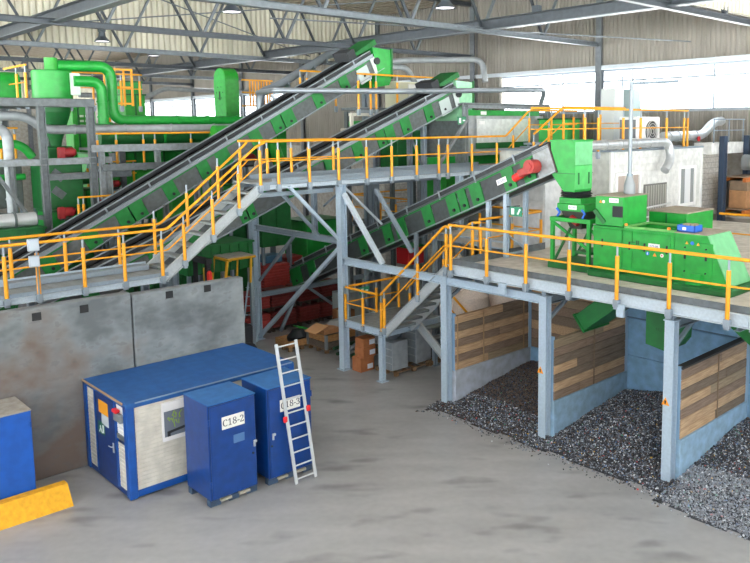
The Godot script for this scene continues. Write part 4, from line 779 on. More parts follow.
func conveyors():
	var g := green(); var gd := greend(); var pale: Material = M("9bd9ab", 0.45, 0.0, "soft"); var blk: Material = M("2a2d30", 0.7)
	var sh := func(a: Array, d: float) -> Array:
		var r := []
		for e in a: r.append([e[0] + d, e[1] + d])
		return r
	# long rear belt
	var r := conveyor("belt_conveyor", "longest and highest inclined green and grey belt conveyor, behind the other one", V(6.78, 3.84, -22.0), deg_to_rad(27), false, -2.0, 13.2, 0.7, 0.95, sh.call([[-1.6, -1.2], [-0.21, 0.21], [1.1, 1.53], [2.18, 2.6], [2.64, 3.07], [3.78, 4.19], [5.06, 5.46], [5.77, 6.26], [7.13, 7.56], [8.09, 8.51], [8.55, 9.04], [9.98, 10.42], [11.27, 11.67], [12.19, 12.62]], -0.22))
	head(r[0], r[1], 13.2, 0.95, gd, g, blk, false)
	for x in [8.6, 11.6, 18.6]: legs(r[0], x, 4.05 + (x - 6.78) * tan(deg_to_rad(27)) - 1.05, -22.25, -22.85)
	var q := conveyor("belt_conveyor", "second inclined green and grey belt conveyor rising behind the upper walkway", V(8.77, 4.07, -19.5), deg_to_rad(21.3), false, -3.4, 12.4, 0.74, 0.95, sh.call([[-2.2, -1.8], [-0.3, 0.0], [0.9, 1.3], [2.56, 2.8], [2.84, 3.09], [4.3, 4.7], [5.87, 6.24], [7.07, 7.5], [8.15, 8.51], [8.55, 8.96], [9.31, 9.75], [10.51, 10.93], [11.3, 11.64]], -0.15))
	head(q[0], q[1], 12.4, 0.95, gd, pale, blk, true)
	for x in [9.2, 18.6]: legs(q[0], x, 4.28 + (x - 8.77) * tan(deg_to_rad(21.3)) - 1.05, -19.62, -20.35)
	var s := conveyor("belt_conveyor", "short inclined green and grey belt conveyor rising to the feed hopper, with a red motor", V(14.95, 2.24, -22.31), deg_to_rad(21.5), true, -0.45, 11.75, 0.68, 0.85, sh.call([[-0.41, 0.27], [0.74, 1.19], [3.81, 4.19], [5.08, 5.49], [5.69, 6.17], [6.97, 7.38], [8.03, 8.45], [8.51, 8.82], [8.98, 9.41], [10.2, 10.6], [10.88, 11.26]], -0.12), 0.05)
	var f: Transform3D = s[1]; var o: Node3D = s[0]
	part("head_plate", B().obox(f.translated_local(V(11.5, -0.33, 0.01)), V(0.55, 0.72, 0.03), 0.006), M("9aa0a2", 0.5, 0.3, "grime"), o); part("head_rim", B().obox(f.translated_local(V(11.78, -0.33, 0.0)), V(0.03, 0.76, 0.08)), M("4a3a3c", 0.6), o)
	var mo := part("drive_motor", B().cyl(f * V(11.25, -0.36, 0.04), f * V(11.25, -0.36, 0.34), 0.17, 16).cyl(f * V(11.25, -0.36, 0.34), f * V(11.25, -0.36, 0.38), 0.1, 12).obox(f.translated_local(V(10.98, -0.4, 0.2)), V(0.34, 0.2, 0.2), 0.03), M("b4403c", 0.5, 0.0, "grime"), o, "red gear motor"); part("motor_cap", B().cyl(f * V(10.62, -0.45, 0.2), f * V(10.86, -0.43, 0.2), 0.1, 14), M("e02f2a", 0.45), mo, "bright red motor end")
	var lp := part("label_plate", B().obox(f.translated_local(V(10.05, -0.33, 0.03)), V(0.34, 0.14, 0.01), 0.002), M("ececec", 0.5), o, "white label plate"); var tf := f.translated_local(V(10.05, -0.33, 0.037)); text("073.01", 0.09, lp, tf, M("30457c", 0.6))
	for z in [-12.75, -13.35]:
		for x in [15.0, 15.8]: part("leg", B().ib(V(x, 3.62 if z > -13 else 3.45, z), V(x, 5.3 + (z + 12.75) * 0.39, z), 0.11, 0.11, Vector3.LEFT, 0.014), galv(), o)
	part("leg_tie", B().beam(V(15.0, 3.7, -12.75), V(15.8, 3.7, -12.75), 0.06, 0.06).beam(V(15.0, 4.3, -12.75), V(15.8, 4.3, -12.75), 0.05, 0.05).beam(V(15.0, 4.25, -12.75), V(15.8, 3.75, -12.75), 0.04, 0.04), galv(), o)
	for z in [-16.2, -19.5]:
		for x in [15.02, 15.78]: part("leg", B().bx(V(x - 0.05, 0, z - 0.05), V(x + 0.05, 2.36 + (z + 22.31) * 0.39 - 0.75, z + 0.05)), galvd(), o)
	var sg := thing("exit_sign", "green pictogram sign on a bracket between the conveyor legs", "sign", V(15.75, 4.85, -12.55)); part("panel", B().box(V(14.98, 4.85, -12.4), V(0.02, 0.24, 0.4), 0.004), M("2f8f6a", 0.5), sg); part("pictogram", B().box(V(14.965, 4.85, -12.5), V(0.006, 0.16, 0.1)).beam(V(14.965, 4.78, -12.34), V(14.965, 4.92, -12.26), 0.006, 0.05), M("e9f3ee", 0.5), sg); part("bracket", B().beam(V(15.0, 4.95, -12.72), V(15.0, 5.0, -12.3), 0.03, 0.03), M("35383a", 0.5), sg)

func legs(o: Node3D, x: float, y: float, z0: float, z1: float):
	for z in [z0, z1]: part("leg", B().ib(V(x, 0, z), V(x, y, z), 0.16, 0.16, Vector3.LEFT, 0.016), galvd(), o)
	part("leg_tie", B().beam(V(x, y - 0.1, z0), V(x, y - 0.1, z1), 0.1, 0.1), galvd(), o)
	if y > 2.5: part("leg_brace", B().beam(V(x, y - 1.6, z0), V(x, y - 0.2, z1), 0.06, 0.06), galvd(), o)

func head(o: Node3D, f: Transform3D, L: float, w: float, g: Material, g2: Material, blk: Material, lit: bool):
	# hood over the belt end, discharge box and bearing plate
	part("hood", B().hexa([f * V(L - 0.95, 0.22, 0.0), f * V(L + 0.1, 0.22, 0.0), f * V(L + 0.1, 0.22, -w), f * V(L - 0.95, 0.22, -w), f * V(L - 0.95, 0.34, -0.02), f * V(L + 0.1, 0.42, -0.02), f * V(L + 0.1, 0.42, -w + 0.02), f * V(L - 0.95, 0.34, -w + 0.02)]), g, o); part("inlet_curtain", B().obox(f.translated_local(V(L - 1.12, 0.33, -w * 0.5)), V(0.36, 0.34, w - 0.1)), blk, o, "black rubber curtain box")
	var c := f * V(L + 0.25, 0, 0); var y1 := (f * V(L, 0.12, 0)).y
	part("discharge_box", B().prism(PackedVector2Array([Vector2(c.x - 0.5, y1), Vector2(c.x + 0.42, y1 - 0.05), Vector2(c.x + 0.42, y1 - 1.1), Vector2(c.x + 0.3, y1 - 1.35), Vector2(c.x - 0.5, y1 - 1.45), Vector2(c.x - 0.25, y1 - 0.9)]), Transform3D(Basis(), V(0, 0, c.z - w * 0.5)), w + 0.1), g2, o, "pale discharge box" if lit else "green discharge box")
	part("box_edge", B().bx(V(c.x + 0.39, y1 - 1.1, c.z + 0.04), V(c.x + 0.45, y1, c.z + 0.1)), g, o); part("bearing_plate", B().obox(f.translated_local(V(L - 0.25, -0.42, 0.03)), V(0.5, 0.6, 0.03), 0.006), M("c9d2cf", 0.5, 0.2), o); part("bearing", B().cyl(f * V(L - 0.25, -0.3, 0.04), f * V(L - 0.25, -0.3, 0.12), 0.13, 14), blk, o)
	part("cover_plate", B().obox(f.translated_local(V(L - 1.0, -0.5, 0.025)), V(0.55, 0.55, 0.02), 0.006), M("b9c6c2", 0.5, 0.2), o, "pale cover plate")

func crate_stack(label: String, at: Vector3, w: float, d: float, n: int, m: Material, grp := ""):
	var o := thing("crate_stack", label, "crates", at, grp)
	part("pallet", B().box(at + V(0, 0.11, 0), V(w, 0.03, d)).box(at + V(-w * 0.45, 0.05, 0), V(0.09, 0.1, d)).box(at + V(w * 0.45, 0.05, 0), V(0.09, 0.1, d)).box(at + V(0, 0.05, 0), V(0.09, 0.1, d)), M("4a4038", 0.9), o)
	for i in n: part("crate", B().box(at + V(rng.randf_range(-0.01, 0.01), 0.19 + i * 0.105, rng.randf_range(-0.01, 0.01)), V(w, 0.088, d), 0.012).box(at + V(0, 0.235 + i * 0.105, 0), V(w - 0.06, 0.03, d - 0.06)), m, o)

func pallet_at(o: Node3D, c: Vector3, w: float, d: float):
	var m: Material = M("8a6f52", 0.9, 0.0, "grain", V(1, 1, 1))
	for i in 5: part("board", B().box(c + V(-w * 0.5 + 0.06 + i * (w - 0.12) / 4.0, 0.125, 0), V(0.1, 0.022, d)), m, o)
	for j in 3:
		part("runner", B().box(c + V(0, 0.1, (j - 1) * (d * 0.5 - 0.05)), V(w, 0.022, 0.09)), m, o)
		for i in 3: part("block", B().box(c + V((i - 1) * (w * 0.5 - 0.07), 0.05, (j - 1) * (d * 0.5 - 0.05)), V(0.12, 0.09, 0.09)), m, o)

func under_walkway():
	var red: Material = M("7c2f2c", 0.6, 0.0, "grime"); var redl: Material = M("b3423c", 0.6, 0.0, "grime"); var card: Material = M("b9845a", 0.85, 0.0, "soft"); var g := galv()
	var k := 0
	for e in [[13.4, 0.98], [14.45, 0.98], [15.52, 0.85], [16.45, 0.85]]:
		for t in 2:
			crate_stack("flat red crates behind the trestle, %s of the %s column" % ["lower stack" if t == 0 else "upper stack", ["leftmost", "second", "third", "rightmost"][k]], V(e[0], t * 0.74, -22.85), e[1], 0.9, 5, redl if k == 0 else red, "")
		k += 1
	for e in [[15.5, -24.9, 17, "tall stack of red crates standing behind the others, nearer the forklift"], [16.75, -25.4, 18, "tall stack of brighter red crates behind the others, nearer the belt tail"]]: crate_stack(e[3], V(e[0], 0, e[1]), 1.15, 0.9, e[2], redl)
	var bb := thing("storage_box", "blue grey plastic box standing on the tall red crate stack", "box", V(15.5, 1.98, -24.9)); part("box", B().box(V(15.5, 2.11, -24.9), V(0.7, 0.26, 0.6), 0.02), M("49758f", 0.6), bb); part("lid", B().box(V(15.5, 2.25, -24.9), V(0.74, 0.03, 0.64), 0.01), M("5b88a2", 0.6), bb)
	# forklift behind the concrete wall
	var fk := thing("forklift", "yellow forklift truck with an overhead guard parked behind the concrete wall", "forklift", V(11.3, 0, -20.6)); var ye: Material = M("e0a61f", 0.5, 0.0, "soft"); var bk: Material = M("26272a", 0.7)
	part("chassis", B().bx(V(10.5, 0.35, -21.0), V(11.85, 1.1, -20.1), 0.06), bk, fk); part("counterweight", B().bx(V(11.3, 1.1, -20.95), V(11.6, 2.55, -20.15), 0.12), ye, fk); part("bonnet", B().bx(V(10.9, 1.1, -20.9), V(11.3, 1.5, -20.2), 0.08), bk, fk)
	part("roof_frame", B().bx(V(11.1, 3.15, -20.95), V(12.0, 3.22, -20.85), 0.02).bx(V(11.1, 3.15, -20.15), V(12.0, 3.22, -20.05), 0.02).bx(V(11.05, 3.12, -20.95), V(11.2, 3.22, -20.05), 0.03), ye, fk, "yellow overhead guard"); part("roof_panel", B().bx(V(11.05, 3.22, -20.92), V(11.95, 3.25, -20.08), 0.01), M("a9a59b", 0.6, 0.0, "grime"), fk)
	for z in [-20.1, -20.9]: part("guard_pillar", B().beam(V(11.05, 3.15, z), V(10.8, 1.1, z), 0.07, 0.07, 0.01), ye, fk); part("guard_pillar", B().beam(V(11.85, 3.15, z), V(11.8, 2.4, z), 0.06, 0.06, 0.01), ye, fk); part("mast", B().bx(V(10.35, 0.1, z - 0.06), V(10.5, 3.3, z + 0.06), 0.01), bk, fk)
	part("mast_head", B().bx(V(10.33, 3.15, -21.0), V(10.52, 3.3, -20.0), 0.01), bk, fk); part("cylinder", B().cyl(V(10.45, 0.3, -20.35), V(10.45, 3.0, -20.35), 0.04, 8), M("c9a02a", 0.5), fk); part("seat", B().bx(V(11.0, 1.5, -20.7), V(11.3, 1.62, -20.3), 0.05).bx(V(11.24, 1.6, -20.7), V(11.36, 2.2, -20.3), 0.05), bk, fk); part("steering_wheel", B().cyl(V(10.85, 1.95, -20.5), V(10.89, 1.98, -20.5), 0.17, 14), bk, fk)
	for p in [[10.95, -20.1], [10.95, -21.0], [11.6, -20.1], [11.6, -21.0]]: part("wheel", B().cyl(V(p[0], 0.3, p[1] - 0.1), V(p[0], 0.3, p[1] + 0.1), 0.3, 16), bk, fk)
	var fh := thing("fire_extinguisher", "red fire extinguisher on a grey post behind the concrete wall", "extinguisher", V(9.9, 0, -19.0)); part("stand", B().bx(V(9.86, 0, -19.04), V(9.94, 2.75, -18.96)), galvd(), fh, "grey post"); part("bottle", B().lathe([Vector2(0, 0), Vector2(0.07, 0), Vector2(0.07, 0.35), Vector2(0.03, 0.42), Vector2(0, 0.42)], V(9.9, 2.75, -19.0), Basis(), 12), M("d62a20", 0.4), fh); part("valve", B().box(V(9.9, 3.2, -19.0), V(0.05, 0.06, 0.05)), bk, fh)
	var ld := thing("ladder", "short grey ladder leaning on the left post of the trestle", "ladder", V(13.0, 0, -22.3))
	for z in [-0.18, 0.18]: part("stile", B().beam(V(12.75 + z, 0, -21.95 + z), V(12.98 + z * 0.7, 2.0, -21.9 + z * 0.7), 0.03, 0.05), g, ld)
	for i in 6: part("rung", B().cyl(V(12.6 + i * 0.04, 0.3 + i * 0.3, -22.1), V(12.92 + i * 0.03, 0.3 + i * 0.3, -21.78), 0.015, 6), g, ld)
	# goods under the walkway
	var wc := thing("pallet_crate", "open wooden pallet crate with cardboard on top beside the trestle post", "crate", V(14.3, 0, -19.45)); var wd: Material = M("b98a58", 0.85, 0.0, "grain", V(0.4, 1.5, 0.4)); var wg: Material = M("6b6259", 0.9, 0.0, "grain", V(0.4, 1.5, 0.4))
	pallet_at(wc, V(14.3, 0, -19.45), 1.2, 0.95)
	for i in 2:
		var y := 0.15 + i * 0.22; var m: Material = wg if i == 0 else wd
		part("board", B().bx(V(13.72, y, -18.98), V(14.88, y + 0.2, -18.95)), m, wc); part("board", B().bx(V(13.72, y, -19.93), V(14.88, y + 0.2, -19.9)), m, wc); part("board", B().bx(V(13.7, y, -19.92), V(13.73, y + 0.2, -18.96)), m, wc); part("board", B().bx(V(14.87, y, -19.92), V(14.9, y + 0.2, -18.96)), m, wc)
	for p in [[13.7, -18.95], [13.7, -19.93], [14.9, -18.95]]: part("corner_plate", B().box(V(p[0], 0.37, p[1]), V(0.09, 0.46, 0.09), 0.01), M("7f868a", 0.5, 0.4), wc)
	part("filling", B().bx(V(13.74, 0.3, -19.88), V(14.86, 0.5, -19.0)), M("7d6f60", 0.9), wc)
	var cb := thing("cardboard_box", "opened flattened cardboard box lying on the wooden pallet crate", "box", V(14.2, 0.58, -19.4)); part("carton", B().bx(V(13.75, 0.57, -19.7), V(14.35, 0.72, -19.1), 0.01), card, cb); part("flap", B().obox(Transform3D(Basis(V(0, 0, 1), 0.35), V(13.65, 0.75, -19.4)), V(0.5, 0.02, 0.6)), M("c8976a", 0.85), cb)
	var pb := thing("plastic_bundle", "bundle of grey plastic wrap on top of the wooden pallet crate", "bundle", V(14.7, 0.58, -19.6)); part("wrap", B().lathe([Vector2(0, 0), Vector2(0.3, 0.02), Vector2(0.34, 0.12), Vector2(0.22, 0.24), Vector2(0, 0.26)], V(14.65, 0.57, -19.6), Basis().scaled(V(1.3, 1, 0.9)), 10), M("9a9a98", 0.4), pb)
	var c5 := thing("cardboard_box", "brown cardboard box on the crate by the trestle post, beside the plastic wrap", "box", V(15.05, 0.3, -20.2)); part("carton", B().bx(V(15.1, 0.0, -20.5), V(15.6, 0.95, -19.9), 0.01), M("94623f", 0.85, 0.0, "soft"), c5); part("tape", B().bx(V(15.09, 0.0, -20.23), V(15.61, 0.955, -20.17)), M("b08a5f", 0.5), c5)
	var lc := thing("pallet_crate", "low wooden crate with black bags and a green sheet, left of the tall crate", "crate", V(13.6, 0, -20.3)); pallet_at(lc, V(13.5, 0, -20.35), 1.0, 0.8)
	for b in [[V(13.0, 0.14, -19.98), V(14.0, 0.34, -19.95)], [V(13.0, 0.14, -20.75), V(14.0, 0.34, -20.72)], [V(13.0, 0.14, -20.73), V(13.03, 0.34, -19.96)], [V(13.97, 0.14, -20.73), V(14.0, 0.34, -19.96)]]: part("board", B().bx(b[0], b[1]), wd, lc)
	var bg := thing("bin_bag", "black plastic bags heaped in the low wooden crate", "bag", V(13.6, 0.2, -20.35)); part("bag", B().lathe([Vector2(0, 0), Vector2(0.34, 0.04), Vector2(0.38, 0.2), Vector2(0.2, 0.4), Vector2(0, 0.44)], V(13.6, 0.16, -20.35), Basis().scaled(V(1.0, 1, 0.85)), 9), M("202326", 0.4), bg); part("green_sheet", B().obox(Transform3D(Basis(V(0, 0, 1), -0.3), V(13.85, 0.55, -20.5)), V(0.4, 0.03, 0.4), 0.01), M("38b548", 0.5), bg)
	var sc := thing("steel_cupboard", "grey steel cupboard standing behind the walkway post", "cupboard", V(16.3, 0, -20.9)); part("body", B().bx(V(15.7, 0.02, -21.3), V(16.6, 1.35, -20.6), 0.01), M("8f9694", 0.5, 0.1, "soft"), sc); part("door", B().bx(V(15.68, 0.06, -21.25), V(15.7, 1.3, -20.95)).bx(V(15.68, 0.06, -20.93), V(15.7, 1.3, -20.63)), M("9aa19f", 0.5, 0.1), sc); part("handle", B().box(V(15.67, 0.7, -20.98), V(0.02, 0.1, 0.03)), bk, sc)
	var pg := thing("pallet", "dark wooden pallet under the grey drawer cabinets below the landing", "pallet", V(14.4, 0, -16.3)); pallet_at(pg, V(14.5, 0, -16.2), 1.5, 0.9)
	for i in 2:
		var x0: float = [13.75, 14.72][i]; var hh: float = [0.82, 1.12][i]; var z0: float = [-16.5, -16.55][i]
		var o := thing("drawer_cabinet", ["shorter grey drawer cabinet on the pallet under the stairs", "taller grey drawer cabinet on the pallet under the stairs"][i], "cabinet", V(x0 + 0.3, 0.14, z0 + 0.25)); part("body", B().bx(V(x0, 0.14, z0), V(x0 + 0.6, 0.14 + hh, z0 + 0.62), 0.008), M("a5adb2", 0.45, 0.2, "soft"), o)
		var nd := 4 if i == 0 else 5
		for j in nd: part("drawer", B().bx(V(x0 - 0.02, 0.16 + j * hh / nd, z0 + 0.02), V(x0, 0.12 + (j + 1) * hh / nd, z0 + 0.6), 0.004), M("8e979d", 0.45, 0.2, "soft"), o)
	var bo := thing("metal_bowl", "dark metal bowl sitting on the shorter drawer cabinet", "bowl", V(14.05, 0.97, -16.2)); part("bowl", B().lathe([Vector2(0.0, 0.02), Vector2(0.14, 0.02), Vector2(0.22, 0.2), Vector2(0.2, 0.2), Vector2(0.12, 0.04), Vector2(0, 0.04)], V(14.05, 0.96, -16.2), Basis(), 18), M("6b737a", 0.4, 0.4), bo); part("rim", B().lathe([Vector2(0.21, 0.19), Vector2(0.23, 0.21), Vector2(0.2, 0.21)], V(14.05, 0.96, -16.2), Basis(), 18), galv(), bo)
	var cs := [[V(13.55, 0, -16.95), V(0.5, 0.42, 0.4), "lower brown cardboard box with a white sheet, left of the drawer cabinets"], [V(13.6, 0.42, -16.9), V(0.46, 0.3, 0.4), "brown cardboard box stacked second, left of the drawer cabinets"], [V(13.6, 0.72, -16.9), V(0.44, 0.26, 0.38), "topmost brown cardboard box left of the drawer cabinets"]]
	for e in cs:
		var o := thing("cardboard_box", e[2], "box", e[0]); part("carton", B().box(e[0] + V(0, e[1].y * 0.5, 0), e[1], 0.008), M("a5673d", 0.85, 0.0, "soft"), o); part("paper", B().box(e[0] + V(0.1, 0.14, e[1].z * 0.5 + 0.003), V(0.2, 0.14, 0.006)), M("d5dbe2", 0.7), o)
	for e in [[15.6, -16.2, 0.0, "scrap loaded pallet at the foot of the lower stair flight"], [15.9, -17.2, 0.0, "empty dark pallet behind the drawer cabinets"], [15.9, -17.2, 0.15, "second dark pallet lying on another behind the drawer cabinets"], [14.9, -18.0, 0.0, "loose pallet under the stair landing"]]:
		var o := thing("pallet", e[3], "pallet", V(e[0], e[2], e[1])); pallet_at(o, V(e[0], e[2], e[1]), 1.1, 0.8)
	for i in 2:
		var at := V(15.55 + i * 0.5, 0.14, -16.2); solo("scrap_lump", B().lathe([Vector2(0, 0), Vector2(0.32, 0.02), Vector2(0.26, 0.16), Vector2(0.1, 0.24), Vector2(0, 0.25)], at, Basis().scaled(V(1, 1, 0.8)), 8), M("4c4a48", 0.8, 0.0, "grain", V(3, 3, 3)), ["dark scrap lump on the pallet nearer the drawer cabinets", "dark scrap lump on the pallet nearer the platform post"][i], "scrap")
	var gp := thing("spare_frame", "dark green steel frame pieces lying under the landing with a leaning grey pipe", "frame", V(14.2, 0, -18.3))
	for i in 3: part("bar", B().beam(V(13.5, 0.08 + i * 0.14, -18.0 - i * 0.15), V(15.2, 0.08 + i * 0.14, -18.3 - i * 0.1), 0.1, 0.08, 0.01), M("2f5a3c", 0.6, 0.0, "grime"), gp)
	part("pipe", B().cyl(V(13.5, 0.2, -17.9), V(14.6, 1.2, -17.2), 0.07, 10), M("80878b", 0.4, 0.5), gp)
	# big bags behind the first bay partition
	for e in [[V(16.0, 0, -14.9), 1.0, 2.3, "large whitish bulk bag nearest the platform post"], [V(17.2, 0, -14.6), 1.0, 2.35, "large whitish bulk bag in the middle behind the bay"], [V(16.6, 0, -16.0), 1.0, 3.05, "tall stacked whitish bulk bag reaching under the platform"]]:
		var o := thing("bulk_bag", e[3], "bag", e[0]); var hh: float = e[2]
		part("bag", B().lathe([Vector2(0, 0), Vector2(0.55, 0), Vector2(0.62, hh * 0.3), Vector2(0.6, hh * 0.7), Vector2(0.5, hh * 0.92), Vector2(0.2, hh), Vector2(0, hh)], e[0], Basis(Vector3.UP, 0.5), 12), M("efdfd0", 0.8, 0.0, "soft", V(2, 2, 2)), o)
		part("loop", B().tube([e[0] + V(-0.3, hh * 0.9, 0.2), e[0] + V(-0.1, hh + 0.14, 0.1), e[0] + V(0.1, hh * 0.95, 0.2)], 0.03, 6), M("eadfd2", 0.8), o)
	var dm := thing("drum", "blue lidded drum behind the first bay partition", "drum", V(14.6, 0, -14.3)); part("shell", B().lathe([Vector2(0, 0), Vector2(0.3, 0), Vector2(0.3, 1.75), Vector2(0, 1.75)], V(14.55, 0, -14.25), Basis(), 18), M("6a4f4a", 0.6), dm); part("lid", B().lathe([Vector2(0.32, 1.7), Vector2(0.32, 1.84), Vector2(0.28, 1.84), Vector2(0.26, 1.78), Vector2(0, 1.78)], V(14.55, 0, -14.25), Basis(), 18), M("2b7fd4", 0.45), dm, "blue lid")

func motor(label: String, at: Vector3, s := 0.3):
	var o := thing("gear_motor", label, "motor", at - V(0, s * 0.6, 0)); var r: Material = M("a8282e", 0.5, 0.0, "soft")
	part("casing", B().lathe([Vector2(0, 0), Vector2(s * 0.36, 0.0), Vector2(s * 0.36, s * 0.7), Vector2(s * 0.24, s * 0.9), Vector2(0, s * 0.9)], at - V(s * 0.2, 0, 0), Basis(V(0, 0, 1), -PI / 2), 12), r, o)
	part("gearbox", B().box(at - V(s * 0.3, s * 0.05, 0), V(s * 0.5, s * 0.9, s * 0.6), 0.03), r, o); part("foot", B().box(at - V(0, s * 0.5, 0), V(s * 0.9, s * 0.2, s * 0.5)), M("3c4040", 0.6), o)

func gbox(nm: String, label: String, cat: String, a: Vector3, b: Vector3, m: Material, ribn := 3) -> Node3D:
	var o := thing(nm, label, cat, V((a.x + b.x) * 0.5, a.y, (a.z + b.z) * 0.5))
	part("housing", B().bx(a, b, 0.02), m, o)
	var z := maxf(a.z, b.z)
	for i in ribn: part("rib", B().bx(V(lerpf(a.x, b.x, (i + 0.5) / ribn) - 0.03, a.y + 0.03, z), V(lerpf(a.x, b.x, (i + 0.5) / ribn) + 0.03, b.y - 0.03, z + 0.05)), greend(), o)
	if a.y > 0.2 and nm != "plastic_crate" and a.x < 17.0 and a.y < 8.4:
		for x in [a.x + 0.06, b.x - 0.06]:
			for lz in [a.z + 0.06, b.z - 0.06]: part("leg", B().bx(V(x - 0.05, 0, lz - 0.05), V(x + 0.05, a.y, lz + 0.05)), galvd(), o)
	part("flange", B().bx(V(a.x - 0.04, b.y - 0.05, minf(a.z, b.z) - 0.04), V(b.x + 0.04, b.y + 0.01, z + 0.05), 0.006), greend(), o)
	return o

func pipe(nm: String, label: String, pts: Array, r: float, m: Material, rb := 0.35, flanges := []) -> Node3D:
	var o := thing(nm, label, "pipe", pts[0]); part("pipe", B().tube(bend(pts, rb, 7), r, 16), m, o)
	for e in flanges: part("flange", B().cyl(e[0] - e[1] * 0.025, e[0] + e[1] * 0.025, r * 1.16, 16), m, o)
	return o

func fl(a: Vector3, b: Vector3, n: int) -> Array:
	var r := []
	for i in n: r.append([a.lerp(b, (i + 0.5) / n), (b - a).normalized()])
	return r

func plant():
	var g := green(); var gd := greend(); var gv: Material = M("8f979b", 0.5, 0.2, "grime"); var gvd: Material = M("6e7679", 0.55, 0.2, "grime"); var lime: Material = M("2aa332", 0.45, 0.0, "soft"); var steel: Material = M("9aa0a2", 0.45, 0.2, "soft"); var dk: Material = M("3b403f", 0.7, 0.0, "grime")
	# frame that carries the cyclone
	var o := thing("plant_frame", "grey steel frame with deck carrying the green cyclone at the upper left", "frame", V(8.4, 0, -26))
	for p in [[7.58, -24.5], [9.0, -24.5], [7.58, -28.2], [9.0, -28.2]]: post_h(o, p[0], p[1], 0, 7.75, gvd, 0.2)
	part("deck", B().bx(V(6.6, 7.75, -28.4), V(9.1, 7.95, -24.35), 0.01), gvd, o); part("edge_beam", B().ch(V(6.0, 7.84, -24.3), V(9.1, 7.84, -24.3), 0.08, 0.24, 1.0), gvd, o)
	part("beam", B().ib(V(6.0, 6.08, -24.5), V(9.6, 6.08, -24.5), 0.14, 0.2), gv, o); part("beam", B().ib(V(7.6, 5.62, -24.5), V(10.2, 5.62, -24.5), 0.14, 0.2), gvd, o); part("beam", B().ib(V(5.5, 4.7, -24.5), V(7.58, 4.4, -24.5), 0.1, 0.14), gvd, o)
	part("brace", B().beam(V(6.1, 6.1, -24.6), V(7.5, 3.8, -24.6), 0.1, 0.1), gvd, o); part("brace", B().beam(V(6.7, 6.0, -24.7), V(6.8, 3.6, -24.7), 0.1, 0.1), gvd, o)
	railing("railing", "yellow railing left of the cyclone on its deck", [V(7.7, 7.95, -28.3), V(7.7, 7.95, -26.0)], [V(7.7, 7.95, -28.2), V(7.7, 7.95, -27.0), V(7.7, 7.95, -26.1)], 1.1, "", true)
	railing("railing", "yellow railing at the far side of the cyclone deck", [V(8.6, 7.95, -28.4), V(12.4, 7.95, -28.4)], [V(9.8, 7.95, -28.4), V(10.6, 7.95, -28.4), V(11.6, 7.95, -28.4), V(12.3, 7.95, -28.4)], 1.1, "", true)
	var c := thing("cyclone", "big bright green cyclone separator with a cone, at the upper left", "cyclone", V(8.6, 6.3, -26.5))
	part("barrel", B().lathe([Vector2(0, 8.02), Vector2(0.58, 8.02), Vector2(0.6, 8.05), Vector2(0.6, 8.9), Vector2(0.57, 8.93), Vector2(0, 8.93)], V(8.6, 0, -26.5), Basis(), 28), g, c); part("cone", B().lathe([Vector2(0.16, 6.5), Vector2(0.2, 6.7), Vector2(0.5, 7.6), Vector2(0.5, 8.02)], V(8.6, 0, -26.5), Basis(), 28), gd, c); part("outlet", B().cyl(V(8.6, 8.93, -26.5), V(8.6, 9.34, -26.5), 0.2, 20), lime, c); part("valve", B().bx(V(8.2, 5.9, -26.9), V(9.0, 6.5, -26.1), 0.04), gd, c)
	part("inlet_plate", B().bx(V(9.0, 8.15, -26.3), V(9.3, 8.85, -26.0), 0.01), M("c9e4cf", 0.4), c, "pale inlet plate")
	motor("red gear motor under the cyclone cone", V(8.55, 6.32, -25.5), 0.42)
	pipe("green_pipe", "thick green pipe bending down from the cyclone top and running along to the right", [V(8.75, 9.1, -26.5), V(10.5, 9.15, -26.5), V(10.5, 7.34, -26.5), V(17.0, 7.3, -26.5)], 0.18, g, 0.45, fl(V(11, 7.34, -26.5), V(17, 7.3, -26.5), 5))
	pipe("green_pipe", "shorter green pipe bending down from the cyclone side", [V(9.1, 8.6, -26.0), V(9.98, 8.6, -26.0), V(9.98, 7.2, -26.0)], 0.17, g, 0.4, fl(V(9.98, 8.2, -26.0), V(9.98, 7.2, -26.0), 2))
	pipe("dust_pipe", "long silver grey pipe with an s-bend running in front of the green drum", [V(5.5, 7.46, -25.3), V(7.4, 7.46, -25.3), V(7.9, 7.04, -25.3), V(16.0, 7.06, -25.3)], 0.14, steel, 0.3, fl(V(8, 7.04, -25.3), V(16, 7.06, -25.3), 5))
	pipe("silver_pipe", "vertical silver pipe with elbow at the left edge", [V(5.8, 7.1, -24.9), V(6.75, 7.1, -24.9), V(6.75, 4.3, -24.9)], 0.15, steel, 0.4, fl(V(6.75, 6.5, -24.9), V(6.75, 4.5, -24.9), 2))
	pipe("green_pipe", "curved green pipe at the left edge below the cyclone", [V(5.6, 6.3, -25.6), V(6.2, 6.62, -25.6), V(7.3, 6.62, -25.6), V(7.6, 6.2, -25.6)], 0.13, g, 0.3)
	pipe("green_pipe", "low green pipe at the left edge behind the silver pipe", [V(5.5, 5.6, -25.8), V(7.4, 5.6, -25.8)], 0.1, g, 0.2)
	var d := thing("drum_screen", "long dark green drum screen lying under the pipes", "drum", V(13, 6.4, -27.6)); part("drum", B().lathe([Vector2(0, -2.9), Vector2(0.5, -2.9), Vector2(0.5, 2.9), Vector2(0, 2.9)], V(13.2, 6.75, -27.6), Basis(V(0, 0, 1), -PI / 2), 28), gd, d)
	for x in [10.8, 12.6, 14.4, 15.8]: part("hoop", B().lathe([Vector2(0.5, -0.05), Vector2(0.55, -0.05), Vector2(0.55, 0.05), Vector2(0.5, 0.05)], V(x, 6.75, -27.6), Basis(V(0, 0, 1), -PI / 2), 28), g, d)
	for x in [11.0, 15.4]: part("cradle", B().bx(V(x - 0.1, 0, -28.1), V(x + 0.1, 6.4, -27.1)), gvd, d)
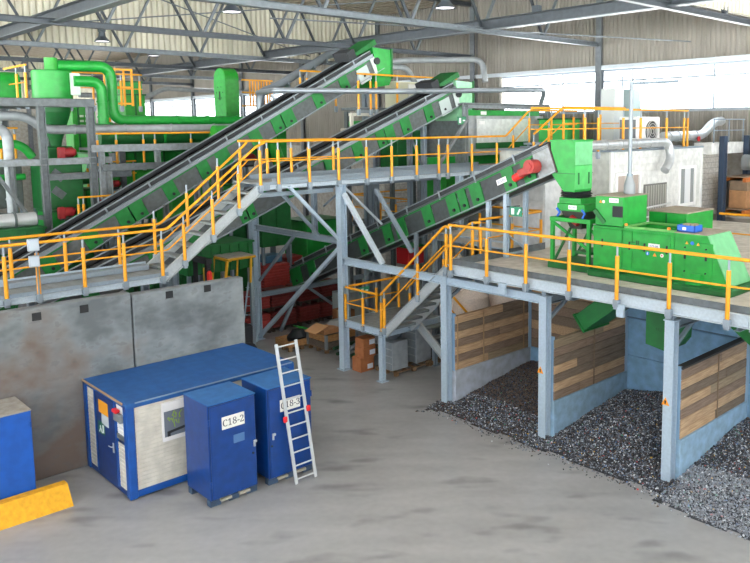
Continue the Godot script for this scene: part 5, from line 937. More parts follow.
	gbox("filter_cabinet", "bright green upright filter cabinet behind the drum, with louvred panel", "cabinet", V(10.3, 5.9, -30.6), V(11.15, 8.0, -29.8), lime, 2); plate_lou(V(10.72, 7.3, -29.74))
	gbox("fan_cabinet", "bright green square cabinet right of the ladder cage", "cabinet", V(12.3, 6.5, -30.6), V(13.1, 8.4, -29.8), lime, 1)
	gbox("fan_cabinet", "small green box on top, beside the ladder cage", "cabinet", V(12.2, 8.41, -30.2), V(13.0, 8.9, -29.8), g, 1)
	dome("round_topped_housing", "green fan housing with rounded top standing against the white windows", V(18.7, 7.0, -33.4), 1.1, 2.9, 0.7, g, lime); dome("round_topped_housing", "green housing with a rounded top at the left edge", V(7.6, 8.0, -28.2), 0.8, 0.95, 0.9, gd, g)
	var lc := thing("ladder_cage", "yellow safety cage of a ladder above the green cabinets", "ladder", V(11.6, 7.9, -28.6))
	var ye: Material = M("f6a91c", 0.45)
	for x in [11.1, 11.45, 11.8, 12.1]: part("upright", B().bx(V(x - 0.035, 7.9, -28.63), V(x + 0.035, 9.25, -28.57)), ye, lc)
	for y in [7.95, 8.55, 9.2]: part("hoop", B().bx(V(11.08, y, -28.64), V(12.13, y + 0.07, -28.56)), ye, lc)
	part("mast", B().bx(V(11.15, 0, -28.7), V(11.25, 7.9, -28.6)), ye, lc); part("gate", B().bx(V(11.1, 7.9, -28.6), V(11.45, 8.25, -28.5)), ye, lc)
	var yc := thing("safety_cage", "yellow mesh safety cage beside the round topped green housing", "cage", V(20.5, 8.0, -33.5))
	for i in 8: part("bar", B().bx(V(20.0 + i * 0.16, 8.1, -33.53), V(20.07 + i * 0.16, 9.4, -33.47)), ye, yc)
	part("mast", B().bx(V(20.4, 0, -33.55), V(20.5, 8.1, -33.45)), ye, yc)
	for y in [8.1, 8.75, 9.35]: part("hoop", B().bx(V(19.6, y, -33.55), V(21.3, y + 0.08, -33.45)), ye, yc)
	# long galleries with handrails behind the belts
	for k in 2:
		var y: float = [6.45, 5.85][k]; var w := thing("gallery", ["upper grey gallery beam behind the long belt with yellow rail posts", "lower grey gallery behind the long belt with yellow rail posts"][k], "gallery", V(11, y, -24.3))
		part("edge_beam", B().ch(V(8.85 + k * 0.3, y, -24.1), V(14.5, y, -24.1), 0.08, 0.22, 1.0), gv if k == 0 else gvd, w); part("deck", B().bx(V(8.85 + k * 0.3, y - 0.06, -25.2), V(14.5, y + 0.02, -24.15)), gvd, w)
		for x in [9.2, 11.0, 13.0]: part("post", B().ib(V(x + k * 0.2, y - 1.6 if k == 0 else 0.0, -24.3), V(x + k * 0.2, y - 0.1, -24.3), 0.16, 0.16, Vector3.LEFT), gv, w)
	railing("railing", "yellow railing of the lower gallery behind the long belt", [V(9.2, 5.9, -25.1), V(14.4, 5.9, -25.1)], [V(9.4, 5.9, -25.1), V(10.0, 5.9, -25.1), V(10.9, 5.9, -25.1), V(11.3, 5.9, -25.1), V(12.6, 5.9, -25.1), V(13.8, 5.9, -25.1)], 1.0, "", true)
	railing("railing", "low yellow railing around the pumps at the left under the galleries", [V(8.35, 4.0, -24.1), V(9.75, 4.0, -24.1), V(9.9, 4.0, -25.2)], [V(8.35, 4.0, -24.1), V(8.5, 4.0, -24.1), V(8.95, 4.0, -24.1), V(9.7, 4.0, -24.1)], 0.98, "", true)
	# left machines
	gbox("mill_housing", "dark green mill housing behind the cyclone frame post", "machine", V(7.75, 4.55, -26.4), V(8.95, 6.0, -25.3), gd, 0)
	var mh := thing("vent_grille", "pair of grey slanted vents on the mill housing", "vent", V(8.2, 5.0, -25.25))
	for k in 2: part("vent", B().beam(V(8.05, 5.75 - k * 0.55, -25.28), V(8.35, 5.5 - k * 0.55, -25.28), 0.04, 0.24), gvd, mh)
	gbox("feed_mill", "green mill base with a red motor behind the low left railing", "machine", V(7.75, 3.5, -26.0), V(8.75, 4.55, -25.0), g, 1); motor("red gear motor on the front of the green mill base", V(8.2, 4.5, -24.8), 0.4); motor("red gear motor right of the mill base", V(9.25, 4.8, -24.7), 0.3); motor("red gear motor under the galleries by the green pump", V(9.95, 5.25, -25.4), 0.32)
	gbox("screen_machine", "big green screening machine filling the background behind the galleries", "machine", V(10.4, 3.61, -30.2), V(16.0, 6.2, -28.6), g, 5); gbox("transfer_chute", "bright green flat chute behind the lower gallery rail", "chute", V(10.0, 5.0, -27.9), V(12.6, 5.6, -27.2), lime, 0); motor("red gear motor on the green screening machine", V(11.2, 5.7, -28.5), 0.3)
	gbox("pump_unit", "green pump unit between the mill and the galleries", "pump", V(9.2, 3.8, -26.6), V(10.1, 5.1, -25.8), g, 1)
	pipe("green_pipe", "short bent green pipe by the pump unit", [V(9.0, 5.4, -25.7), V(9.5, 5.4, -25.7), V(9.6, 4.8, -25.7)], 0.13, gd, 0.2)
	gbox("belt_press", "bright green low housing with white label under the long belt", "machine", V(11.9, 3.61, -26.6), V(14.2, 5.0, -25.3), lime, 0)
	gbox("conveyor_base", "long green trough at the left edge behind the walkway", "machine", V(5.2, 3.7, -25.0), V(7.3, 4.2, -23.9), gd, 2)
	var tr := thing("steel_tray", "grey steel tray in front of the green trough at the left edge", "tray", V(6.2, 3.6, -23.6)); part("tray", B().bx(V(5.0, 3.6, -23.9), V(7.2, 3.88, -23.4), 0.01), gvd, tr); part("leg", B().bx(V(5.2, 0, -23.85), V(5.3, 3.6, -23.75)), gvd, tr); part("leg", B().bx(V(7.0, 0, -23.85), V(7.1, 3.6, -23.75)), gvd, tr)
	var sc := thing("silver_cylinder", "shiny silver horizontal cylinder on the green trough at the left edge", "cylinder", V(6.4, 4.2, -24.4)); part("shell", B().cyl(V(5.4, 4.42, -24.4), V(7.2, 4.42, -24.4), 0.2, 18), M("c9cccc", 0.4, 0.3), sc); part("flange", B().cyl(V(6.6, 4.42, -24.4), V(6.66, 4.42, -24.4), 0.25, 18), gvd, sc)
	gbox("machine_casing", "tall dark green casing at the left edge behind the silver pipe", "machine", V(3.2, 3.6, -31.0), V(7.4, 7.2, -29.5), gd, 3); gbox("machine_casing", "grey casing at the left edge below the deck, beside the mill", "machine", V(6.3, 4.6, -27.4), V(7.5, 6.0, -26.4), M("5b6462", 0.6, 0.1, "grime"), 0)
	railing("railing", "short yellow railing at the left edge under the cyclone deck", [V(6.2, 6.2, -26.2), V(7.4, 6.2, -26.2)], [V(6.9, 6.2, -26.2), V(7.1, 6.2, -26.2), V(7.3, 6.2, -26.2)], 0.9, "", true)
	railing("railing", "yellow railing between mill and galleries, low down", [V(9.1, 5.0, -27.2), V(11.5, 5.0, -27.2)], [V(9.2, 5.0, -27.2), V(9.8, 5.0, -27.2), V(10.6, 5.0, -27.2), V(11.4, 5.0, -27.2)], 0.9, "", true)
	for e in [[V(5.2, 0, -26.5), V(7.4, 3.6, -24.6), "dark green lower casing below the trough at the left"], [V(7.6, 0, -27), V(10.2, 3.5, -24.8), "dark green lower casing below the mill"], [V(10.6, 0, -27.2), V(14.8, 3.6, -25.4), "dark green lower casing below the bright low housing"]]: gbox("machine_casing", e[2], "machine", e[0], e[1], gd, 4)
	gbox("belt_hopper", "dark green ribbed hopper under the second belt, above the forklift", "hopper", V(10.2, 2.7, -22.2), V(12.4, 3.55, -20.9), gd, 7)
	gbox("receiving_hopper", "green hopper with white label above the red crates", "hopper", V(15.0, 2.6, -26.0), V(16.3, 4.4, -24.6), gd, 1); gbox("receiving_hopper", "large green hopper behind the trestle beam and the short belt", "hopper", V(17.0, 1.7, -26.2), V(18.8, 3.4, -24.6), g, 0)
	gbox("screen_box", "bright green vibrating screen box behind the upper walkway railing", "machine", V(14.6, 5.9, -26.0), V(16.4, 7.0, -24.9), g, 2); pipe("green_pipe", "pale green duct elbow behind the upper walkway railing", [V(13.2, 6.9, -24.6), V(15.4, 6.9, -24.6), V(15.9, 5.6, -24.6)], 0.24, lime, 0.4); motor("dark red motor behind the upper walkway railing", V(14.4, 5.95, -24.5), 0.5)
	gbox("ballistic_bin", "dark green bin hanging under the second belt head", "hopper", V(18.6, 5.4, -22.0), V(20.0, 7.1, -21.0), gd, 0)
	# duct to the first belt head and the long crossing pipe
	pipe("exhaust_duct", "dark grey exhaust duct rising to the head of the long belt", [V(14.7, 4.0, -24.0), V(14.75, 8.3, -24.0), V(15.4, 8.5, -24.0), V(17.9, 9.85, -24.0), V(19.0, 9.8, -23.2)], 0.15, M("7d868c", 0.4, 0.5), 0.3, fl(V(15.6, 8.45, -24), V(17.9, 9.78, -24), 4))
	pipe("crossing_pipe", "long grey pipe crossing in front of both belt heads and ending in an elbow", [V(14.6, 8.28, -23.9), V(13.9, 8.26, -21.8), V(17.0, 8.2, -19.15), V(24.75, 8.46, -19.0), V(24.85, 7.9, -19.3)], 0.09, M("8c949a", 0.35, 0.5), 0.3, fl(V(17, 8.2, -19.15), V(24.75, 8.46, -19), 5))
	pipe("silver_pipe", "thin bright silver pipe arching along the grey wall behind the belt heads", [V(24.0, 10.0, -29.0), V(25.5, 10.3, -28.5), V(28.3, 10.3, -25.6), V(28.3, 9.2, -25.4)], 0.14, steel, 0.5, [])
	pipe("silver_pipe", "short silver elbow pipe beside the head of the long belt", [V(24.0, 9.9, -28.6), V(26.0, 10.0, -28.6), V(26.6, 9.2, -28.6)], 0.14, steel, 0.4)
	pipe("silver_pipe", "horizontal silver pipe along the far white windows", [V(16.0, 9.0, -45.0), V(20.0, 9.0, -45.0), V(21.0, 9.5, -45.0), V(28.6, 9.4, -45.0), V(28.85, 8.8, -45.0)], 0.14, steel, 0.4)
	# service deck at the head of the first belt
	var w := thing("service_deck", "narrow steel service deck beside the head of the long belt", "deck", V(19.2, 7.6, -21.4)); part("deck", B().bx(V(16.7, 7.62, -21.85), V(21.8, 7.72, -21.0)), gvd, w); part("edge_beam", B().ch(V(16.7, 7.62, -20.98), V(21.8, 7.62, -20.98), 0.07, 0.2, 1.0), gv, w)
	for x in [17.0, 21.6]: part("post", B().ib(V(x, 0, -21.9), V(x, 7.6, -21.9), 0.16, 0.16, Vector3.LEFT), gvd, w)
	railing("railing", "yellow railing of the service deck beside the head of the long belt", [V(16.75, 7.72, -20.98), V(21.7, 7.72, -20.98)], [V(16.8, 7.72, -20.98), V(17.35, 7.72, -20.98), V(17.6, 7.72, -20.98), V(18.6, 7.72, -20.98), V(20.0, 7.72, -20.98), V(21.5, 7.72, -20.98)], 1.15, "", true)
	railing("railing", "short yellow railing on the far side of the head of the long belt", [V(16.2, 7.9, -23.6), V(18.0, 7.9, -23.6)], [V(16.2, 7.9, -23.6), V(16.5, 7.9, -23.6), V(17.8, 7.9, -23.6)], 1.2, "", true)
	var cb := thing("sorting_box", "cream sheet metal box with a green tray under the service deck", "machine", V(17.7, 6.5, -22.0)); part("body", B().bx(V(16.6, 6.5, -21.8), V(18.85, 7.0, -21.2), 0.02), M("cfcbbd", 0.6, 0.0, "grime"), cb)
	for x in [16.6, 18.75]: part("frame_post", B().bx(V(x - 0.04, 6.5, -21.2), V(x + 0.06, 7.5, -21.1)), M("cfcbbd", 0.6), cb)
	part("top_frame", B().bx(V(16.56, 7.42, -21.25), V(18.85, 7.52, -21.05)), M("cfcbbd", 0.6), cb); part("tray", B().bx(V(16.9, 7.05, -21.7), V(18.4, 7.25, -21.15), 0.01), g, cb, "green tray")
	var tk := thing("control_box", "pale control cabinets on the service deck behind the railing", "cabinet", V(21, 7.7, -22.6)); part("body", B().bx(V(19.9, 7.7, -23.2), V(21.4, 8.8, -22.5), 0.03), M("d6d3b8", 0.6), tk); part("stand", B().bx(V(20.0, 0, -23.1), V(20.15, 7.7, -22.95)).bx(V(21.15, 0, -23.1), V(21.3, 7.7, -22.95)), gvd, tk); part("door", B().bx(V(20.5, 7.8, -22.5), V(21.2, 8.7, -22.46), 0.01), M("e3e2da", 0.5), tk)
	# curtained enclosure at the end of the upper walkway
	var en := thing("curtain_enclosure", "grey curtained enclosure with a clear window at the end of the upper walkway", "enclosure", V(22.7, 5.5, -20.2)); var cm: Material = M("b4babc", 0.45, 0.0, "soft")
	for p in [[20.25, -19.15], [25.1, -19.15], [20.25, -21.6], [25.1, -21.6]]: part("post", B().ib(V(p[0], 0, p[1]), V(p[0], 7.8, p[1]), 0.16, 0.16, Vector3.LEFT), gv, en)
	part("top_beam", B().ib(V(20.1, 7.78, -19.15), V(25.25, 7.78, -19.15), 0.16, 0.2), gv, en); part("fascia", B().bx(V(20.4, 7.42, -19.22), V(24.6, 7.62, -19.17), 0.006), g, en, "green fascia strip"); part("roof", B().bx(V(20.2, 7.8, -21.6), V(25.2, 7.86, -19.1)), gvd, en)
	var cu := B(); var pr := V(20.4, 0, -19.25)
	for i in 36:
		var q := V(20.4 + (i + 1) * 0.128, 0, -19.27 + 0.05 * sin((i + 1) * 1.15)); cu.qo(pr + V(0, 5.95, 0), q + V(0, 5.95, 0), q + V(0, 7.42, 0), pr + V(0, 7.42, 0), V(0, 0, 1)); pr = q
	part("curtain", cu, cm, en)
	part("curtain_side", B().bx(V(20.28, 5.7, -21.5), V(20.31, 7.3, -19.3)), M("7f888c", 0.5, 0.0, "grime"), en); part("window", B().bx(V(20.9, 6.42, -19.19), V(24.0, 7.3, -19.17)), M("e6ebe8", 0.2, 0.0, "soft"), en, "clear plastic window"); part("window_sill", B().bx(V(20.85, 6.2, -19.2), V(24.05, 6.42, -19.16), 0.006), gd, en, "dark green window sill"); part("base_panel", B().bx(V(18.9, 5.6, -20.4), V(24.9, 5.93, -19.7), 0.01), g, en); part("brace", B().beam(V(18.7, 5.65, -19.0), V(20.2, 7.3, -19.0), 0.1, 0.1), gv, en)
	part("label", B().bx(V(21.1, 7.45, -19.17), V(21.4, 7.58, -19.15)).bx(V(21.0, 7.1, -19.16), V(21.3, 7.22, -19.14)), M("f0f0ee", 0.5), en)
	var es := thing("exit_sign", "green exit sign left of the curtained enclosure", "sign", V(20.0, 7.1, -19.0)); part("panel", B().bx(V(19.7, 7.1, -19.02), V(20.12, 7.38, -18.99), 0.004), M("3e8a63", 0.5), es); part("pictogram", B().bx(V(19.76, 7.15, -18.99), V(19.86, 7.33, -18.985)).beam(V(19.95, 7.24, -18.985), V(20.07, 7.24, -18.985), 0.006, 0.05), M("e5efe9", 0.5), es)
	gbox("bunker_chute", "bright green tapered bunker chute under the curtained enclosure", "chute", V(20.4, 3.8, -21.8), V(22.9, 5.35, -20.3), lime, 1)
	# mezzanine in the middle background
	var mz := thing("rear_mezzanine", "grey mezzanine with yellow railing behind the short belt", "platform", V(21, 3.3, -23)); part("deck", B().bx(V(19.0, 3.15, -24.4), V(25, 3.3, -20.6)), gvd, mz); part("edge_beam", B().ch(V(19.0, 3.2, -24.4), V(19.0, 3.2, -20.6), 0.08, 0.24, 1.0), gv, mz)
	for p in [[19.2, -24.2], [19.2, -20.8]]: post_h(mz, p[0], p[1], 0, 3.1, gvd, 0.18)
	railing("railing", "yellow railing of the rear mezzanine behind the short belt", [V(22.0, 3.3, -24.3), V(19.0, 3.3, -24.3), V(19.0, 3.3, -20.7)], [V(20.5, 3.3, -24.3), V(19.0, 3.3, -24.3), V(19.0, 3.3, -23.4), V(19.0, 3.3, -22.5), V(19.0, 3.3, -21.6), V(19.0, 3.3, -20.8)], 1.05, "", true)
	gbox("red_container", "red bin hanging under the deck behind the short belt", "container", V(17.75, 2.2, -20.2), V(18.5, 2.85, -19.55), M("c32127", 0.5), 0)
	blocks("block_wall", "pale grey block wall behind the upper walkway, in the middle background", V(22.4, 0, -26.2), 4.6, 5.2)

func plate_lou(c: Vector3):
	var o := thing("louvre_panel", "white louvred panel on the bright green filter cabinet", "vent", c)
	for i in 2:
		for j in 4: part("louvre", B().box(c + V(-0.1 + i * 0.2, -0.3 + j * 0.18, 0), V(0.14, 0.08, 0.03), 0.006), M("cfe3cc", 0.5), o)

func dome(nm: String, label: String, at: Vector3, w: float, h: float, d: float, m: Material, m2: Material):
	var o := thing(nm, label, "housing", at); var p := PackedVector2Array([Vector2(-w * 0.5, 0), Vector2(w * 0.5, 0)])
	for i in 13: p.append(Vector2(cos(PI * i / 12.0) * w * 0.5, h - w * 0.5 + sin(PI * i / 12.0) * w * 0.5))
	var b := Basis(V(0, 0, 1), V(0, 1, 0), V(-1, 0, 0))
	part("shell", B().prism(p, Transform3D(b, at), d), m2, o); var q := PackedVector2Array()
	for e in p: q.append(Vector2(e.x * 0.94, 0.04 + e.y * 0.97))
	part("face_plate", B().prism(q, Transform3D(b, at - V(d * 0.5, 0, 0)), 0.03), m, o)
	if at.y < 7.5: part("plinth", B().bx(V(at.x - d * 0.4, 0, at.z - w * 0.4), V(at.x + d * 0.4, at.y, at.z + w * 0.4)), galvd(), o)
	part("slot", B().box(at + V(-d * 0.5 - 0.02, h * 0.55, 0), V(0.03, h * 0.14, 0.1)), M("1c3a22", 0.7), o)
	for a in 6: part("bolt", B().cyl(at + V(-d * 0.5 - 0.03, h * 0.6 + sin(a * 1.05) * 0.3, cos(a * 1.05) * 0.3), at + V(-d * 0.5, h * 0.6 + sin(a * 1.05) * 0.3, cos(a * 1.05) * 0.3), 0.03, 6), M("1c3a22", 0.7), o)

func blocks(nm: String, label: String, at: Vector3, w: float, h: float):
	# courses of concrete blocks, facing the yard (+z) with a return to -x
	var o := thing(nm, label, "wall", at); var m: Material = M("e4e1da", 0.9, 0.0, "grime", V(0.6, 0.6, 0.6))
	part("mortar", B().bx(at + V(0, 0, -1.5), at + V(w, h, -0.02)), M("97948d", 0.9), o)
	var mb := B(); var r := 0; var y := 0.0
	while y < h - 0.05:
		var x := -0.2 if r % 2 else 0.0
		while x < w:
			var a := maxf(x, 0.0); var b := minf(x + 0.39, w)
			if b - a > 0.05: mb.bx(at + V(a, y + 0.006, -0.06), at + V(b, minf(y + 0.19, h), rng.randf_range(-0.004, 0.004)))
			x += 0.4
		var z := -0.05
		while z > -1.5: mb.bx(at + V(-0.02, y + 0.006, maxf(z - 0.39, -1.5)), at + V(0.05, minf(y + 0.19, h), z)); z -= 0.4
		y += 0.2; r += 1
	part("blocks", mb, m, o).set_meta("kind", "stuff")

func far_right():
	var wh: Material = M("e6e7e3", 0.6, 0.0, "soft"); var gv := galv(); var gvd := galvd(); var steel: Material = M("cfd4d6", 0.3, 0.5, "soft"); var ye: Material = M("f6a91c", 0.45)
	# white cabin
	var c := thing("control_cabin", "white site cabin with windows standing on the platform behind the machines", "cabin", V(22.7, DK, -15)); part("body", B().bx(V(20.1, DK, -17.4), V(26.0, 6.2, -12.95), 0.02), M("cfd3cc", 0.6, 0.0, "soft"), c); part("roof", B().bx(V(20.05, 6.2, -17.45), V(26.06, 6.26, -12.9), 0.01), gvd, c)
	for i in 12: part("wall_panel", B().bx(V(20.12, 3.62 + i * 0.215, -12.95), V(25.98, 3.62 + (i + 1) * 0.215 - 0.006, -12.93), 0.003), wh, c)
	for x in [20.15, 25.95]: part("corner_trim", B().bx(V(x - 0.07, DK, -12.96), V(x + 0.07, 6.2, -12.9)), M("f2f3f0", 0.5), c)
	var k := 0
	for e in [[20.45, 21.7, 4.55, 5.45], [24.4, 25.4, 4.3, 5.5]]:
		var f := part("window_frame", B().bx(V(e[0] - 0.1, e[2] - 0.1, -12.93), V(e[1] + 0.1, e[2], -12.87)).bx(V(e[0] - 0.1, e[3], -12.93), V(e[1] + 0.1, e[3] + 0.1, -12.87)).bx(V(e[0] - 0.1, e[2], -12.93), V(e[0], e[3], -12.87)).bx(V(e[1], e[2], -12.93), V(e[1] + 0.1, e[3], -12.87)), M("f6f6f4", 0.5), c)
		part("pane", B().bx(V(e[0], e[2], -12.925), V(e[1], e[3], -12.915)), M("93999a" if k else "b3a79e", 0.1), f); part("blind", B().bx(V(lerpf(e[0], e[1], 0.35), e[2], -12.914), V(lerpf(e[0], e[1], 0.75), e[3], -12.908)), M("e0e2e4" if k else "c4bbb2", 0.6), f); k += 1
	var lv := part("shutter", B().bx(V(22.05, 3.9, -12.93), V(23.5, 5.1, -12.9)), M("70706b", 0.6), c, "dark slatted shutter opening")
	for i in 9: part("slat", B().bx(V(22.12 + i * 0.155, 3.9, -12.9), V(22.2 + i * 0.155, 5.05, -12.88)), M("a3a29a", 0.6), lv)
	part("handrail", B().cyl(V(21.9, 4.35, -12.8), V(23.6, 4.4, -12.8), 0.03, 8).cyl(V(21.9, 4.05, -12.8), V(23.6, 4.05, -12.8), 0.025, 8), M("d4d6d6", 0.5), c)
	var wc := thing("white_cabinet", "tall white cabinet with rust runs on the platform behind the feed hopper", "cabinet", V(17.4, DK, -13.6)); part("body", B().bx(V(17.0, DK, -14.2), V(17.75, 5.8, -13.03), 0.015), M("dadcdc", 0.55, 0.0, "soft"), wc); part("door", B().bx(V(16.98, 3.65, -14.15), V(17.0, 4.9, -13.08), 0.004).bx(V(16.98, 4.92, -14.15), V(17.0, 5.75, -13.08), 0.004), M("d9dcdd", 0.5, 0.0, "soft"), wc); part("ledge", B().bx(V(16.9, 5.3, -13.85), V(17.0, 5.34, -13.55)), M("7c7f80", 0.6), wc, "grey drip ledge"); part("ledge", B().bx(V(17.15, 5.5, -13.03), V(17.6, 5.6, -12.97)), M("b6bcc0", 0.6), wc)
	for z in [-13.62, -13.72, -13.78]: part("rust_run", B().bx(V(16.975, 4.8 + rng.randf() * 0.2, z - 0.006), V(16.98, 5.3, z + 0.006)), M("8f8a84", 0.8), wc)
	# things on the cabin roof
	var ac := thing("air_conditioner", "white air conditioning unit with a dark fan on the cabin roof", "air conditioner", V(23.4, 6.26, -13.9)); part("casing", B().bx(V(22.7, 6.3, -14.3), V(24.2, 7.3, -13.6), 0.03), M("e8e9e6", 0.5), ac); part("fan", B().cyl(V(23.6, 6.8, -13.62), V(23.6, 6.8, -13.57), 0.36, 20), M("3a3d40", 0.6), ac); part("grille", B().bx(V(22.67, 6.4, -14.25), V(22.7, 7.2, -13.65)), M("6e7376", 0.6), ac)
	for i in 4: part("guard_ring", B().lathe([Vector2(0.08 + i * 0.09, 0), Vector2(0.095 + i * 0.09, 0), Vector2(0.095 + i * 0.09, 0.02), Vector2(0.08 + i * 0.09, 0.02)], V(23.6, 6.8, -13.55), Basis(V(1, 0, 0), PI / 2), 20), M("d7d9d7", 0.5), ac)
	pipe("silver_duct", "fat silver air duct along the cabin roof turning down at its end", [V(18.6, 6.44, -12.7), V(22.3, 6.46, -12.7), V(23.0, 6.46, -12.6), V(23.0, 5.85, -12.5), V(22.6, 5.55, -12.5)], 0.14, steel, 0.3, fl(V(19, 6.44, -12.7), V(22.3, 6.46, -12.7), 4))
	pipe("silver_duct", "long silver duct running right from the cabin roof past the racks", [V(24.4, 6.6, -13.6), V(27.3, 6.62, -13.6), V(28.2, 7.1, -13.6), V(28.85, 7.15, -13.6)], 0.17, steel, 0.35, fl(V(24.4, 6.6, -13.6), V(27, 6.62, -13.6), 4))
	for i in 3: solo("roof_debris", B().lathe([Vector2(0, 0), Vector2(0.3, 0.03), Vector2(0.24, 0.16), Vector2(0, 0.22)], V(20.8 + i * 1.45 + (1.6 if i == 2 else 0.0), 6.26, -14.4), Basis().scaled(V(1.5, 1, 1)), 9), M("cfcabf", 0.8), ["crumpled pale sheet on the left end of the cabin roof", "crumpled pale sheet in the middle of the cabin roof", "crumpled white sheet at the right end of the cabin roof"][i], "sheet")
	var si := thing("vent_stack", "pale grey vent stacks on the skyline behind the cabin", "stack", V(26, 6.3, -16.5)); part("stack", B().hexa([V(25.0, 6.0, -16.6), V(25.75, 6.0, -16.6), V(25.75, 6.0, -16.0), V(25.0, 6.0, -16.0), V(25.1, 8.4, -16.6), V(25.7, 8.4, -16.6), V(25.7, 8.4, -16.0), V(25.1, 8.4, -16.0)]), M("c6ccca", 0.6), si); part("stack", B().hexa([V(26.1, 6.0, -16.6), V(27.4, 6.0, -16.6), V(27.4, 6.0, -16.0), V(26.1, 6.0, -16.0), V(26.1, 8.4, -16.6), V(26.8, 8.4, -16.6), V(26.8, 8.4, -16.0), V(26.1, 8.4, -16.0)]), M("a9bcbc", 0.6), si); part("base", B().bx(V(24.9, 0, -17.0), V(27.5, 6.0, -15.6)), M("b6b7b2", 0.7), si); part("rod", B().cyl(V(25.9, 6.0, -16.2), V(25.9, 8.9, -16.2), 0.04, 6), gvd, si)
	railing("railing", "yellow railing along the front of the cabin roof", [V(16.4, 6.3, -13.05), V(25.1, 6.3, -13.05)], [V(18.9, 6.3, -13.05), V(19.6, 6.3, -13.05), V(20.97, 6.3, -13.05), V(22.0, 6.3, -13.05), V(23.65, 6.3, -13.05), V(24.85, 6.3, -13.05), V(25.1, 6.3, -13.05)], 1.2, "", true)
	railing("railing", "yellow sloping railing of the steps rising to the cabin roof", [V(19.6, 5.6, -15.5), V(21.2, 6.5, -15.5), V(25.0, 6.5, -15.5)], [V(19.6, 5.6, -15.5), V(20.4, 6.05, -15.5), V(21.2, 6.5, -15.5), V(22.4, 6.5, -15.5), V(23.4, 6.5, -15.5)], 1.15, "", true)
	var tp := thing("step_bridge", "small steel bridge with steps between the upper walkway and the cabin roof", "bridge", V(20.6, 5.5, -16.2)); part("deck", B().bx(V(20.0, 5.5, -17.3), V(20.1, 5.6, -15.4)).bx(V(21.3, 6.36, -17.3), V(25.1, 6.44, -15.4)), gvd, tp)
	for i in 5: part("tread", B().bx(V(20.1 + i * 0.25, 5.6 + i * 0.17, -17.3), V(20.35 + i * 0.25, 5.64 + i * 0.17, -15.45)), gvd, tp)
	gbox("green_cabinet", "bright green cabinet behind the railings above the feed hopper", "cabinet", V(24.2, DK, -18.9), V(25.0, 7.3, -17.5), M("3fb552", 0.5), 0)
	# racks at the right edge
	var bu: Material = M("2d3f55", 0.5, 0.2); var org: Material = M("c8722e", 0.5, 0.0, "soft")
	var rk := thing("pallet_rack", "pallet rack with dark blue uprights and orange beams at the right edge", "rack", V(28.5, 0, -13))
	for x in [26.75, 28.75]: part("upright", B().bx(V(x - 0.13, 0, -12.6), V(x + 0.13, 6.6, -12.4), 0.01), bu, rk); part("foot", B().bx(V(x - 0.13, 0, -12.4), V(x + 0.13, 0.2, -11.6), 0.01), bu, rk)
	for y in [2.6, 3.88, 5.05]: part("beam", B().bx(V(26.8, y - 0.09, -11.78), V(28.9, y + 0.06, -11.66), 0.006), org, rk); part("beam", B().bx(V(26.8, y - 0.09, -12.6), V(28.9, y + 0.06, -12.48), 0.006), org, rk); part("shelf", B().bx(V(26.9, y + 0.06, -12.5), V(28.9, y + 0.09, -11.75)), M("8a7660", 0.8), rk)
	var cr: Material = M("b98a60", 0.85, 0.0, "soft")
	var b1 := thing("cardboard_box", "large cardboard box with white label on the orange rack beam", "box", V(28.3, 3.97, -13)); part("carton", B().bx(V(27.2, 3.97, -12.45), V(28.5, 4.62, -11.8), 0.015), cr, b1); part("label", B().bx(V(27.7, 4.25, -11.8), V(27.95, 4.45, -11.79)), M("e9e6df", 0.6), b1)
	var b2 := thing("cardboard_box", "darker cardboard box stacked on the large one in the rack", "box", V(28.3, 4.62, -13)); part("carton", B().bx(V(27.25, 4.62, -12.45), V(28.5, 4.98, -11.8), 0.015), M("97826c", 0.85, 0.0, "soft"), b2); part("tape", B().bx(V(27.8, 4.62, -11.8), V(27.9, 4.98, -11.79)), M("b59a78", 0.5), b2)
	var rl := thing("cable_reel", "pale round reel lying on the upper rack shelf", "reel", V(28.8, 5.14, -12.8)); part("flange", B().cyl(V(28.3, 5.6, -12.0), V(28.3, 5.6, -11.9), 0.45, 22), M("b9bcbc", 0.6), rl); part("core", B().cyl(V(28.3, 5.6, -12.4), V(28.3, 5.6, -12.0), 0.3, 18), M("8e9294", 0.6), rl); part("hub", B().cyl(V(28.3, 5.6, -11.9), V(28.3, 5.6, -11.87), 0.16, 14), M("5d6366", 0.6), rl)
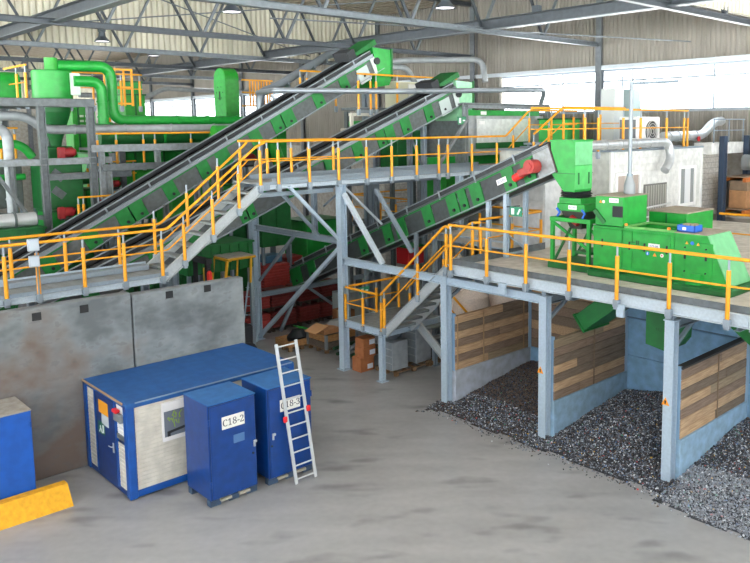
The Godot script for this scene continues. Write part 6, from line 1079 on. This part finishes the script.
	for i in 3:
		var at := V(27.9, 0.0 if i == 0 else 2.69 + (i - 1) * 0.5, -12.15)
		if i == 0: continue
		var tb := thing("tub_stack", ["", "lower round grey tub on the bottom rack shelf", "upper round grey tub on the bottom rack shelf"][i], "tub", at); part("tub", B().lathe([Vector2(0, 0), Vector2(0.6, 0), Vector2(0.72, 0.42), Vector2(0.75, 0.44), Vector2(0.75, 0.5), Vector2(0, 0.5)], at, Basis(), 22), M("8d8479" if i == 1 else "a39a8e", 0.6), tb); part("rim", B().lathe([Vector2(0.72, 0.42), Vector2(0.78, 0.44), Vector2(0.78, 0.5), Vector2(0.7, 0.5)], at, Basis(), 22), M("c9c4bb", 0.6), tb)
	for i in 2: gbox("plastic_crate", ["white and blue crate low in the rack beside the railing", "pale crate low in the rack at the right edge"][i], "crate", V(26.9 + i * 0.9, 1.2, -12.5), V(27.7 + i * 0.9, 2.45, -11.8), M(["c8d3e2", "dcdedf"][i], 0.5), 0)
	blocks("block_wall", "whitewashed block wall between the white cabin and the racks", V(26.1, 0, -13.3), 2.75, 5.9)
	var te := thing("roof_terrace", "white roof edge with a thin grey rail right of the cabin", "roof", V(29, 6, -14)); part("fascia", B().bx(V(26.1, 5.95, -13.3), V(28.85, 6.36, -12.62), 0.01), wh, te)
	for x in range(3): part("rail_post", B().cyl(V(26.3 + x * 1.2, 6.35, -12.66), V(26.3 + x * 1.2, 7.2, -12.66), 0.025, 6), gvd, te)
	part("rail", B().cyl(V(26.3, 7.2, -12.66), V(28.8, 7.2, -12.66), 0.025, 6).cyl(V(26.3, 6.8, -12.66), V(28.8, 6.8, -12.66), 0.02, 6), gvd, te)
	var rv := thing("hydrant_valve", "small red valve wheel on the silver duct by the roof terrace", "valve", V(26.6, 6.4, -13.4)); part("wheel", B().cyl(V(26.6, 6.5, -13.4), V(26.6, 6.5, -13.35), 0.09, 12), M("cf2a33", 0.5), rv); part("stem", B().cyl(V(26.6, 6.5, -13.55), V(26.6, 6.5, -13.35), 0.02, 6), gvd, rv)
